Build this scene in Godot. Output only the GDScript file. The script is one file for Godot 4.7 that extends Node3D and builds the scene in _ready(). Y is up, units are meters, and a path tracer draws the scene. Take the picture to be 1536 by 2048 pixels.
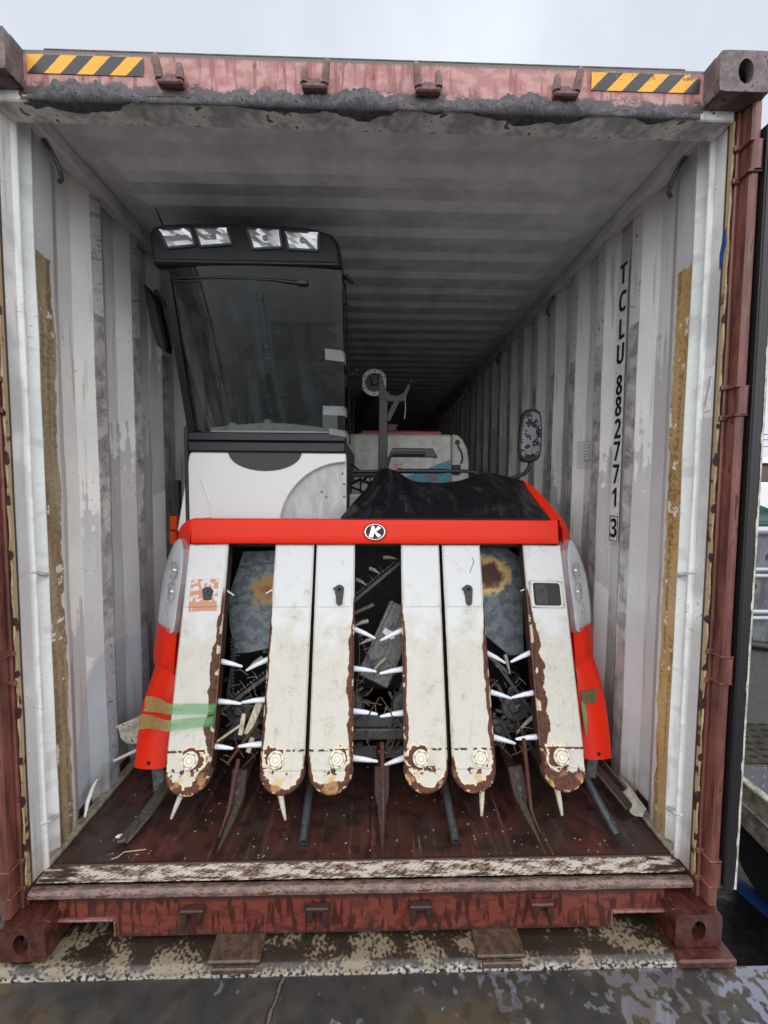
extends Node3D

# ---------------------------------------------------------------- mesh builder
class B:
	var s := SurfaceTool.new()
	var o := Vector3.ZERO
	func _init(org := Vector3.ZERO):
		o = org
		s.begin(Mesh.PRIMITIVE_TRIANGLES)
	func tri(a: Vector3, b: Vector3, c: Vector3, ua := Vector2.ZERO, ub := Vector2.ZERO, uc := Vector2.ZERO, g := -1):
		s.set_smooth_group(g)
		s.set_uv(ua); s.add_vertex(a - o)
		s.set_uv(uc); s.add_vertex(c - o)
		s.set_uv(ub); s.add_vertex(b - o)
	func quad(a: Vector3, b: Vector3, c: Vector3, d: Vector3, ua := Vector2(0, 1), ub := Vector2(1, 1), uc := Vector2(1, 0), ud := Vector2(0, 0), g := -1):
		tri(a, b, c, ua, ub, uc, g)
		tri(a, c, d, ua, uc, ud, g)
	func oquad(a: Vector3, b: Vector3, c: Vector3, d: Vector3, out: Vector3, g := -1):
		if (b - a).cross(c - a).dot(out) < 0.0:
			quad(d, c, b, a, Vector2(0, 0), Vector2(1, 0), Vector2(1, 1), Vector2(0, 1), g)
		else:
			quad(a, b, c, d, Vector2(0, 1), Vector2(1, 1), Vector2(1, 0), Vector2(0, 0), g)
	func otri(a: Vector3, b: Vector3, c: Vector3, out: Vector3):
		if (b - a).cross(c - a).dot(out) < 0.0: tri(a, c, b)
		else: tri(a, b, c)
	func box(c: Vector3, sz: Vector3, bev := 0.0, bs := Basis.IDENTITY):
		var h = sz / 2.0
		var e = minf(bev, minf(h.x, minf(h.y, h.z)) * 0.8)
		for i in 3:
			var j = (i + 1) % 3
			var k = (i + 2) % 3
			for si in [-1.0, 1.0]:
				var q = []
				for jk in [[-1, -1], [1, -1], [1, 1], [-1, 1]]:
					var p = Vector3.ZERO
					p[i] = si * h[i]; p[j] = jk[0] * (h[j] - e); p[k] = jk[1] * (h[k] - e)
					q.append(c + bs * p)
				var ov = Vector3.ZERO
				ov[i] = si
				oquad(q[0], q[1], q[2], q[3], bs * ov)
				if e > 0.0:
					for sj in [-1.0, 1.0]:
						var r = []
						for sk in [-1.0, 1.0]:
							var p1 = Vector3.ZERO
							p1[i] = si * h[i]; p1[j] = sj * (h[j] - e); p1[k] = sk * (h[k] - e)
							var p2 = Vector3.ZERO
							p2[i] = si * (h[i] - e); p2[j] = sj * h[j]; p2[k] = sk * (h[k] - e)
							r.append(c + bs * p1); r.append(c + bs * p2)
						var o2 = Vector3.ZERO
						o2[i] = si; o2[j] = sj
						oquad(r[0], r[1], r[3], r[2], bs * o2)
		if e > 0.0:
			for a in [-1.0, 1.0]:
				for b2 in [-1.0, 1.0]:
					for d in [-1.0, 1.0]:
						var sg = Vector3(a, b2, d)
						var p = sg * (h - Vector3(e, e, e))
						otri(c + bs * (p + Vector3(a * e, 0, 0)), c + bs * (p + Vector3(0, b2 * e, 0)), c + bs * (p + Vector3(0, 0, d * e)), bs * sg)
	# a bar of rectangular section between two points
	func bar(a: Vector3, b: Vector3, w: float, t: float, up := Vector3.UP, bev := 0.0):
		var z = (b - a).normalized()
		var x = up.cross(z)
		if x.length() < 0.01: x = Vector3.RIGHT.cross(z)
		x = x.normalized()
		var y = z.cross(x)
		box((a + b) / 2.0, Vector3(w, t, a.distance_to(b)), bev, Basis(x, y, z))
	func grid(rows: Array, g := 0, flip := false, uv := Rect2(0, 0, 1, 1)):
		var nr = rows.size()
		var nc = rows[0].size()
		for i in nr - 1:
			for j in nc - 1:
				var u0 = uv.position.x + uv.size.x * j / (nc - 1.0)
				var u1 = uv.position.x + uv.size.x * (j + 1) / (nc - 1.0)
				var v0 = uv.position.y + uv.size.y * i / (nr - 1.0)
				var v1 = uv.position.y + uv.size.y * (i + 1) / (nr - 1.0)
				if flip: quad(rows[i][j], rows[i][j + 1], rows[i + 1][j + 1], rows[i + 1][j], Vector2(u0, v0), Vector2(u1, v0), Vector2(u1, v1), Vector2(u0, v1), g)
				else: quad(rows[i][j], rows[i + 1][j], rows[i + 1][j + 1], rows[i][j + 1], Vector2(u0, v0), Vector2(u0, v1), Vector2(u1, v1), Vector2(u1, v0), g)
	# grid with thickness along off
	func shell(rows: Array, off: Vector3, g := 0, flip := false, uv := Rect2(0, 0, 1, 1)):
		grid(rows, g, flip, uv)
		var back = []
		for r in rows:
			var q = []
			for p in r: q.append(p + off)
			back.append(q)
		grid(back, g + 1, not flip, uv)
		var nr = rows.size()
		var nc = rows[0].size()
		var ring = []
		for j in nc: ring.append([rows[0][j], back[0][j]])
		for i in range(1, nr): ring.append([rows[i][nc - 1], back[i][nc - 1]])
		for j in range(nc - 2, -1, -1): ring.append([rows[nr - 1][j], back[nr - 1][j]])
		for i in range(nr - 2, -1, -1): ring.append([rows[i][0], back[i][0]])
		grid(ring, -1, flip)
	func tube(pts: Array, rad, seg := 8, cap := true, g := 0):
		var rows = []
		var prev = Vector3.ZERO
		for i in pts.size():
			var d = (pts[mini(i + 1, pts.size() - 1)] - pts[maxi(i - 1, 0)]).normalized()
			var x = prev
			if i == 0:
				x = Vector3.UP.cross(d) if absf(d.y) < 0.9 else Vector3.RIGHT.cross(d)
			x = (x - d * x.dot(d)).normalized()
			prev = x
			var y = d.cross(x)
			var r = rad[i] if rad is Array else rad
			var q = []
			for k in seg + 1:
				var a = TAU * k / seg
				q.append(pts[i] + (x * cos(a) + y * sin(a)) * r)
			rows.append(q)
		grid(rows, g, true)
		if cap:
			var n = pts.size() - 1
			for k in seg:
				tri(pts[0], rows[0][k + 1], rows[0][k])
				tri(pts[n], rows[n][k], rows[n][k + 1])
	# profile: Vector2(radius, height along local z)
	func lathe(prof: Array, xf: Transform3D, seg := 16, g := -1, sx := 1.0, sy := 1.0):
		var rows = []
		for p in prof:
			var q = []
			for k in seg + 1:
				var a = TAU * k / seg
				q.append(xf * Vector3(p.x * cos(a) * sx, p.x * sin(a) * sy, p.y))
			rows.append(q)
		grid(rows, g, true)
	# polygon (counter-clockwise in xy) from depth d0 to d1, bevelled at d1
	func prism(poly: Array, d0: float, d1: float, xf: Transform3D, bev := 0.0, g := -1, uv := Rect2(0, 0, 1, 1), sides := true):
		var n = poly.size()
		var inn = PackedVector2Array()
		for i in n:
			var a: Vector2 = poly[(i + n - 1) % n]
			var b: Vector2 = poly[i]
			var c: Vector2 = poly[(i + 1) % n]
			var n1 = (b - a).normalized().orthogonal() * -1.0
			var n2 = (c - b).normalized().orthogonal() * -1.0
			var m = (n1 + n2).normalized()
			inn.append(b + m * bev / maxf(0.5, m.dot(n1)))
		var idx = Geometry2D.triangulate_polygon(inn)
		for i in range(0, idx.size(), 3):
			var p = []
			var w = []
			for k in 3:
				var q = inn[idx[i + k]]
				p.append(xf * Vector3(q.x, q.y, d1))
				w.append(Vector2((q.x - uv.position.x) / uv.size.x, 1.0 - (q.y - uv.position.y) / uv.size.y))
			if (inn[idx[i + 1]] - inn[idx[i]]).cross(inn[idx[i + 2]] - inn[idx[i]]) > 0.0: tri(p[0], p[1], p[2], w[0], w[1], w[2], -1)
			else: tri(p[0], p[2], p[1], w[0], w[2], w[1], -1)
		if not sides: return
		var bp = PackedVector2Array()
		for q in poly: bp.append(q)
		idx = Geometry2D.triangulate_polygon(bp)
		for i in range(0, idx.size(), 3):
			var p = []
			for k in 3: p.append(xf * Vector3(poly[idx[i + k]].x, poly[idx[i + k]].y, d0))
			otri(p[0], p[1], p[2], xf.basis * Vector3(0, 0, -signf(d1 - d0)))
		for i in n:
			var j = (i + 1) % n
			var a = xf * Vector3(poly[i].x, poly[i].y, d0)
			var b = xf * Vector3(poly[j].x, poly[j].y, d0)
			var c = xf * Vector3(poly[j].x, poly[j].y, d1 - bev)
			var d = xf * Vector3(poly[i].x, poly[i].y, d1 - bev)
			var u = []
			for q in [poly[i], poly[j], poly[j], poly[i], inn[j], inn[i]]: u.append(Vector2((q.x - uv.position.x) / uv.size.x, 1.0 - (q.y - uv.position.y) / uv.size.y))
			quad(a, b, c, d, u[0], u[1], u[2], u[3], g)
			if bev > 0.0:
				quad(d, c, xf * Vector3(inn[j].x, inn[j].y, d1), xf * Vector3(inn[i].x, inn[i].y, d1), u[3], u[2], u[4], u[5], g)
	# flat plate with a hole: outer and inner outlines with the same number of points
	func holed(outer: Array, inner: Array, d0: float, d1: float, xf: Transform3D, g := -1):
		var n = outer.size()
		for i in n:
			var j = (i + 1) % n
			var oi = xf * Vector3(outer[i].x, outer[i].y, d1)
			var oj = xf * Vector3(outer[j].x, outer[j].y, d1)
			var ii = xf * Vector3(inner[i].x, inner[i].y, d1)
			var ij = xf * Vector3(inner[j].x, inner[j].y, d1)
			var bi = xf * Vector3(outer[i].x, outer[i].y, d0)
			var bj = xf * Vector3(outer[j].x, outer[j].y, d0)
			var ci = xf * Vector3(inner[i].x, inner[i].y, d0)
			var cj = xf * Vector3(inner[j].x, inner[j].y, d0)
			quad(oi, oj, ij, ii)
			quad(bj, bi, ci, cj)
			quad(bi, bj, oj, oi, Vector2.ZERO, Vector2.ZERO, Vector2.ZERO, Vector2.ZERO, g)
			quad(ii, ij, cj, ci, Vector2.ZERO, Vector2.ZERO, Vector2.ZERO, Vector2.ZERO, g)

func V(x: float, y: float, z: float) -> Vector3: return Vector3(x, y, z)
func P(x: float, y: float) -> Vector2: return Vector2(x, y)

var M := {}
var I := {}
var used := {}

func numbered(called: String) -> String:
	if not used.has(called):
		used[called] = 0
		return called
	used[called] += 1
	return "%s_%03d" % [called, used[called]]

func thing(called: String, label: String, category: String, at := Vector3.ZERO, group := "") -> Node3D:
	var t := Node3D.new()
	t.name = numbered(called)
	t.position = at
	tag(t, label, category, group)
	add_child(t)
	return t

func tag(o: Node, label: String, category: String, group := ""):
	o.set_meta("label", label)
	o.set_meta("category", category)
	if group: o.set_meta("group", group)

func nb(t: Node3D) -> B:
	var q: Node3D = t
	while q.get_parent() is Node3D and q.get_parent() != self: q = q.get_parent()
	return B.new(q.position)

func part(called: String, b: B, m: Material, parent: Node, label := "") -> MeshInstance3D:
	b.s.generate_normals()
	var mi := MeshInstance3D.new()
	mi.mesh = b.s.commit()
	mi.material_override = m
	mi.name = numbered(called) if parent == self else called
	parent.add_child(mi, true)
	if label: mi.set_meta("label", label)
	return mi

func again(called: String, src: MeshInstance3D, parent: Node, xf: Transform3D) -> MeshInstance3D:
	var mi := MeshInstance3D.new()
	mi.mesh = src.mesh
	mi.material_override = src.material_override
	mi.name = called
	mi.transform = xf
	parent.add_child(mi, true)
	return mi

func structure(called: String, b: B, m: Material) -> MeshInstance3D:
	var o := part(called, b, m, self)
	o.set_meta("kind", "structure")
	return o

func arc(cx: float, cy: float, rx: float, ry: float, a0: float, a1: float, n: int) -> Array:
	var r = []
	for i in n + 1:
		var a = deg_to_rad(lerpf(a0, a1, i / float(n)))
		r.append(Vector2(cx + rx * cos(a), cy + ry * sin(a)))
	return r

func rrect(x0: float, y0: float, x1: float, y1: float, r: float, n := 4) -> Array:
	return arc(x1 - r, y0 + r, r, r, -90, 0, n) + arc(x1 - r, y1 - r, r, r, 0, 90, n) + arc(x0 + r, y1 - r, r, r, 90, 180, n) + arc(x0 + r, y0 + r, r, r, 180, 270, n)

# ---------------------------------------------------------------- textures
static func nz(sd: int, freq: float, octaves: int, w: int, h: int, sx := 1, sy := 1, kind := 1) -> PackedByteArray:
	var f := FastNoiseLite.new()
	f.seed = sd
	f.noise_type = [FastNoiseLite.TYPE_CELLULAR, FastNoiseLite.TYPE_SIMPLEX_SMOOTH][kind]
	f.frequency = freq
	f.fractal_octaves = octaves
	var im := f.get_image(maxi(2, w / sx), maxi(2, h / sy))
	im.convert(Image.FORMAT_L8)
	if sx > 1 or sy > 1: im.resize(w, h, Image.INTERPOLATE_CUBIC)
	return im.get_data()

static func paint(w: int, h: int, f: Callable) -> Image:
	var d := PackedByteArray()
	d.resize(w * h * 4)
	var i := 0
	var k := 0
	for y in h:
		for x in w:
			var c: Color = f.call(x, y, k)
			d[i] = clampi(int(c.r * 255.0), 0, 255)
			d[i + 1] = clampi(int(c.g * 255.0), 0, 255)
			d[i + 2] = clampi(int(c.b * 255.0), 0, 255)
			d[i + 3] = clampi(int(c.a * 255.0), 0, 255)
			i += 4
			k += 1
	return Image.create_from_data(w, h, false, Image.FORMAT_RGBA8, d)

static func hsh(a: int, b: int) -> float:
	return fposmod(sin(a * 12.9898 + b * 78.233) * 43758.5453, 1.0)

static func tex_wall(side: int) -> Image:
	var w := 768
	var h := 768
	var n0 := nz(21 + side, 0.008, 4, w, h)
	var n1 := nz(31 + side, 0.03, 4, w, h)
	var n2 := nz(41 + side, 0.16, 3, w, h)
	var sc := nz(51 + side, 0.11, 3, w, h, 14, 1)
	var sv := nz(61 + side, 0.12, 3, w, h, 1, 24)
	var cream := Color(0.895, 0.89, 0.875)
	var lilac := Color(0.775, 0.767, 0.767)
	var dirty := Color(0.57, 0.555, 0.55)
	return paint(w, h, func(x: int, y: int, i: int) -> Color:
		var a := 0.07 + x / 768.0 * 3.2
		var yy := 2.85 - y / 768.0 * 2.66
		var f0 := n0[i] / 255.0
		var f1 := n1[i] / 255.0
		var f2 := n2[i] / 255.0
		var s1 := sc[((y + int(x * 0.55)) % 768) * 768 + x] / 255.0
		var v1 := sv[i] / 255.0
		var c := cream
		var r := 0.6
		var wear := 0.5
		if a < 0.305:
			if a < 0.083: c = Color(0.66, 0.58, 0.46).lerp(Color(0.28, 0.14, 0.08), smoothstep(0.6, 0.75, f1 + 0.1 * (1.0 - yy)))
			elif a < 0.088: c = Color(0.2, 0.19, 0.19)
			elif a < 0.14:
				c = lilac.lerp(cream, smoothstep(0.4, 0.75, f0 + (yy - 1.8) * 0.3))
				wear = 0.75
				if side > 0 and yy > 1.82 and yy < 1.99 and f1 + 0.4 * v1 > 0.62: c = Color(0.9, 0.9, 0.89)
			elif a < 0.215: c = Color(0.90, 0.915, 0.905).lerp(lilac, smoothstep(0.55, 0.75, f1) * 0.5)
			elif a > 0.219 + 0.008 * (f1 - 0.5) and a < 0.288 + 0.022 * (f1 - 0.5) + 0.012 * (f0 - 0.5) and yy < 2.36 + 0.05 * f1:
				c = Color(0.72, 0.57, 0.33).lerp(Color(0.74, 0.63, 0.45), f0) if side > 0 else Color(0.54, 0.48, 0.37).lerp(Color(0.62, 0.57, 0.48), f0)
				c = c.lerp(Color(0.42, 0.31, 0.18), smoothstep(0.45, 0.75, v1 * 0.6 + f2 * 0.4) * 0.75)
				if f2 * 0.5 + v1 * 0.5 < 0.36: c = Color(0.66, 0.58, 0.45)
				if f1 * 0.6 + v1 * 0.3 + f2 * 0.2 > 0.76: c = Color(0.86, 0.85, 0.82)
			else: c = lilac
		else:
			var s := (a - 0.305) / 0.285
			var k := int(s)
			var t := s - k
			var zone := 0 if t < 0.24 else (1 if t < 0.5 else (2 if t < 0.75 else 3))
			var hk := hsh(k * 7 + zone, 3 + side)
			var top := 0.9 + 1.5 * hk
			if yy < top + (f1 - 0.5) * 0.3 + (v1 - 0.5) * 0.4: c = lilac.lerp(Color(0.72, 0.712, 0.715), hsh(k, zone + side))
			if hsh(k + 40, zone + side * 5) > 0.5:
				var t2 := top - 0.35 - 0.5 * hsh(k + 9, zone)
				if yy < t2 + (f1 - 0.5) * 0.2: c = Color(0.86, 0.85, 0.84)
			if zone == 1 and k == 1 and side > 0: c = c.lerp(Color(0.64, 0.635, 0.635), 0.4)
			if zone == 3:
				wear = 1.05
				if yy < 2.3: c = c.lerp(dirty, 0.35 + 0.5 * smoothstep(0.35, 0.7, f1))
			elif zone == 0: c = c.lerp(dirty, 0.30)
			if side < 0 and a > 0.335 and a < 0.98:
				var lim := 0.88 - pow(maxf(0.0, 0.55 - a) * 3.6, 2.0) - (a - 0.55) * 0.12
				if yy < lim + (f1 - 0.5) * 0.06: c = Color(0.68, 0.705, 0.735).lerp(Color(0.76, 0.78, 0.80), smoothstep(0.04, 0.0, lim - yy))
			if side > 0 and a > 0.93 and a < 1.06 and yy > 1.68 and yy < 1.84:
				c = c.lerp(Color(0.6, 0.59, 0.6), 0.3)
		var wr := (s1 - 0.5) * wear
		if wr > 0.27: c = c.lerp(Color(0.88, 0.875, 0.86), clampf((wr - 0.27) * 5.0, 0.0, 0.75))
		elif wr < -0.27: c = c.lerp(Color(0.34, 0.32, 0.33), clampf((-wr - 0.26) * 3.0, 0.0, 0.38))
		if f2 * 0.7 + f0 * 0.3 > 0.80: c = c.lerp(Color(0.35, 0.24, 0.18), 0.55 * wear)
		c = c.lerp(Color(0.50, 0.44, 0.39), smoothstep(0.62, 0.85, v1 * 0.75 + f0 * 0.25) * 0.4)
		if wear > 0.9 and f2 * 0.5 + f1 * 0.5 > 0.68: c = c.lerp(Color(0.42, 0.39, 0.38), 0.5)
		var bot := smoothstep(0.5, 0.15, yy + 0.2 * f1)
		c = c.lerp(Color(0.36, 0.27, 0.21), bot * 0.55 * (0.4 + v1))
		var m := 0.93 + 0.1 * f0 + 0.05 * (f2 - 0.5)
		return Color(c.r * m, c.g * m, c.b * m, r))

static func tex_floor() -> Image:
	var w := 768
	var h := 1024
	var n0 := nz(71, 0.008, 4, w, h)
	var n1 := nz(72, 0.03, 4, w, h)
	var n2 := nz(73, 0.2, 2, w, h)
	var sv := nz(74, 0.1, 3, w, h, 1, 24)
	return paint(w, h, func(x: int, y: int, i: int) -> Color:
		var f0 := n0[i] / 255.0
		var f1 := n1[i] / 255.0
		var f2 := n2[i] / 255.0
		var v := sv[i] / 255.0
		var c := Color(0.27, 0.165, 0.15).lerp(Color(0.225, 0.175, 0.158), smoothstep(0.45, 0.62, f0))
		c = c.lerp(Color(0.37, 0.235, 0.21), smoothstep(0.55, 0.8, v) * 0.5)
		c = c.lerp(Color(0.13, 0.10, 0.09), smoothstep(0.46, 0.78, f1) * 0.55)
		c = c.lerp(Color(0.40, 0.25, 0.15), smoothstep(0.70, 0.84, v * 0.6 + f0 * 0.4) * 0.6)
		if v > 0.86 and f1 > 0.5: c = c.lerp(Color(0.55, 0.46, 0.42), 0.5)
		if f2 > 0.9 and f1 > 0.45: c = c.lerp(Color(0.6, 0.52, 0.42), 0.55)
		var wet := smoothstep(0.38, 0.6, n0[(i + 5000) % (768 * 1024)] / 255.0)
		return Color(c.r, c.g, c.b, 0.26 - 0.17 * wet + 0.08 * f2))

static func tex_header() -> Image:
	var w := 1024
	var h := 96
	var n1 := nz(81, 0.03, 4, w, h)
	var n2 := nz(82, 0.2, 3, w, h)
	var sv := nz(83, 0.06, 4, w, h, 1, 12)
	return paint(w, h, func(_x: int, y: int, i: int) -> Color:
		var v := sv[i] / 255.0
		var f := n1[i] / 255.0
		var g := n2[i] / 255.0
		var t := y / 95.0
		var c := Color(0.65, 0.45, 0.44).lerp(Color(0.72, 0.55, 0.53), smoothstep(0.3, 0.7, f))
		c = c.lerp(Color(0.55, 0.33, 0.32), smoothstep(0.58, 0.72, v) * 0.75)
		c = c.lerp(Color(0.52, 0.24, 0.2), smoothstep(0.7, 0.85, f * 0.5 + v * 0.5))
		if g > 0.86 and f > 0.5: c = Color(0.3, 0.2, 0.2)
		c = c.lerp(Color(0.40, 0.37, 0.35), smoothstep(0.12, 0.03, t + (g - 0.5) * 0.1))
		c = c.lerp(Color(0.30, 0.285, 0.29), smoothstep(0.0, 0.12, t - 0.76 - (f - 0.5) * 0.35 - (g - 0.5) * 0.2))
		return Color(c.r, c.g, c.b, 0.6))

static func tex_sill() -> Image:
	var w := 1024
	var h := 128
	var n1 := nz(91, 0.025, 4, w, h)
	var n2 := nz(92, 0.25, 3, w, h)
	var sv := nz(93, 0.07, 4, w, h, 1, 10)
	return paint(w, h, func(_x: int, y: int, i: int) -> Color:
		var v := sv[i] / 255.0
		var f := n1[i] / 255.0
		var g := n2[i] / 255.0
		var t := y / 127.0
		var c := Color(0.42, 0.20, 0.155).lerp(Color(0.34, 0.15, 0.12), smoothstep(0.45, 0.65, f))
		c = c.lerp(Color(0.22, 0.09, 0.08), smoothstep(0.55, 0.68, v) * 0.9)
		c = c.lerp(Color(0.16, 0.10, 0.09), smoothstep(0.18, 0.0, t + (g - 0.5) * 0.15) * 0.9)
		c = c.lerp(Color(0.20, 0.13, 0.12), smoothstep(0.85, 1.0, t + (f - 0.5) * 0.3) * 0.8)
		if g > 0.84 and f > 0.55: c = c.lerp(Color(0.62, 0.45, 0.42), 0.5)
		return Color(c.r, c.g, c.b, 0.28 + 0.25 * f))

static func tex_plate() -> Image:
	var w := 1024
	var h := 128
	var n1 := nz(101, 0.02, 4, w, h)
	var n2 := nz(102, 0.12, 4, w, h)
	var sv := nz(103, 0.16, 3, w, h, 1, 12)
	return paint(w, h, func(x: int, y: int, i: int) -> Color:
		var v := sv[((y * 1024) + (x + y / 3) % 1024)] / 255.0
		var f := n1[i] / 255.0
		var g := n2[i] / 255.0
		var t := y / 127.0
		var c := Color(0.72, 0.69, 0.645).lerp(Color(0.55, 0.49, 0.44), smoothstep(0.35, 0.7, f))
		var worn := v * 0.30 + g * 0.40 + f * 0.3
		c = c.lerp(Color(0.55, 0.36, 0.26), smoothstep(0.5, 0.56, worn) * 0.6)
		c = c.lerp(Color(0.22, 0.155, 0.13), smoothstep(0.51, 0.62, worn + absf(t - 0.45) * 0.16) * 0.9)
		var ex := absf(x / 512.0 - 1.0)
		c = c.lerp(Color(0.17, 0.10, 0.08), smoothstep(0.88, 1.0, ex + (f - 0.5) * 0.25) * 0.85)
		return Color(c.r, c.g, c.b, 0.2 + 0.2 * g))

static func tex_deck() -> Image:
	var w := 1024
	var h := 128
	var n1 := nz(111, 0.014, 4, w, h)
	var n2 := nz(112, 0.13, 4, w, h)
	var sv := nz(113, 0.14, 3, w, h, 1, 12)
	return paint(w, h, func(x: int, y: int, i: int) -> Color:
		var v := sv[i] / 255.0
		var f := n1[i] / 255.0
		var g := n2[i] / 255.0
		var t := y / 127.0
		var c := Color(0.46, 0.415, 0.345).lerp(Color(0.33, 0.27, 0.195), smoothstep(0.4, 0.65, f))
		var dk := g * 0.42 + f * 0.50 + v * 0.08
		c = c.lerp(Color(0.14, 0.11, 0.09), smoothstep(0.40, 0.52, dk + 0.12 * (0.6 - t)) * 0.92)
		c = c.lerp(Color(0.70, 0.69, 0.665), smoothstep(0.78, 0.90, t + (f - 0.5) * 0.15) * smoothstep(0.66, 0.5, v * 0.25 + g * 0.75) * 0.9)
		return Color(c.r, c.g, c.b, 0.18 + 0.25 * g))

static func tex_ramp() -> Array:
	var w := 1280
	var h := 320
	var n0 := nz(121, 0.006, 4, w, h)
	var n1 := nz(122, 0.03, 4, w, h)
	var n2 := nz(123, 0.2, 3, w, h)
	var pud := nz(124, 0.045, 4, w, h)
	var big := nz(125, 0.008, 3, w, h)
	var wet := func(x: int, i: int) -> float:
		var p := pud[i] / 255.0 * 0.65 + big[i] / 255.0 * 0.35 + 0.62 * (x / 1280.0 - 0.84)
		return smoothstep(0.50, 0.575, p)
	var alb := paint(w, h, func(x: int, y: int, i: int) -> Color:
		var f0 := n0[i] / 255.0
		var f1 := n1[i] / 255.0
		var g := n2[i] / 255.0
		var c := Color(0.20, 0.195, 0.185).lerp(Color(0.26, 0.24, 0.215), smoothstep(0.4, 0.65, f0))
		c = c.lerp(Color(0.34, 0.275, 0.17), smoothstep(0.58, 0.74, f0 * 0.6 + f1 * 0.4) * 0.75)
		c = c.lerp(Color(0.13, 0.125, 0.122), smoothstep(0.42, 0.85, f1) * 0.5)
		if g > 0.9 and f1 > 0.5: c = c.lerp(Color(0.5, 0.46, 0.38), 0.5)
		var seam := absf(x - 575.0 - (y - 60) * -0.25 + (f1 - 0.5) * 6.0)
		if seam < 1.6: c = Color(0.36, 0.34, 0.31)
		elif seam < 4.0: c = c.lerp(Color(0.08, 0.07, 0.07), 0.6)
		var q: float = wet.call(x, i)
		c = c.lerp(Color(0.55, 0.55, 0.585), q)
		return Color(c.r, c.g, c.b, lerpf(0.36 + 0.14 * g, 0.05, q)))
	var hgt := paint(w, h, func(x: int, _y: int, i: int) -> Color:
		var q: float = wet.call(x, i)
		var b := 0.4 + (1.0 - q) * (0.10 * n2[i] / 255.0 + 0.08 * n1[i] / 255.0)
		return Color(b, b, b, 1.0))
	hgt.bump_map_to_normal_map(2.0)
	var met := paint(w, h, func(x: int, _y: int, i: int) -> Color:
		var q: float = wet.call(x, i)
		return Color(q * 0.6 + 0.1, 0, 0, 1.0))
	return [alb, hgt, met]

static func tex_dust() -> Image:
	var w := 256
	var h := 256
	var a := nz(331, 0.02, 3, w, h, 1, 8)
	var b := nz(332, 0.05, 3, w, h, 1, 16)
	var n := nz(333, 0.02, 4, w, h)
	return paint(w, h, func(x: int, y: int, i: int) -> Color:
		var k := y * 256 + (x + (256 - y) / 8) % 256
		var s := a[k] / 255.0 * 0.55 + b[k] / 255.0 * 0.45
		var t := smoothstep(0.46, 0.85, s) * 0.12 + smoothstep(0.5, 0.8, n[i] / 255.0) * 0.06
		t *= smoothstep(0.0, 0.15, y / 256.0) * lerpf(1.0, 0.45, x / 256.0)
		return Color(0.46, 0.53, 0.55, t * 1.3))

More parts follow.
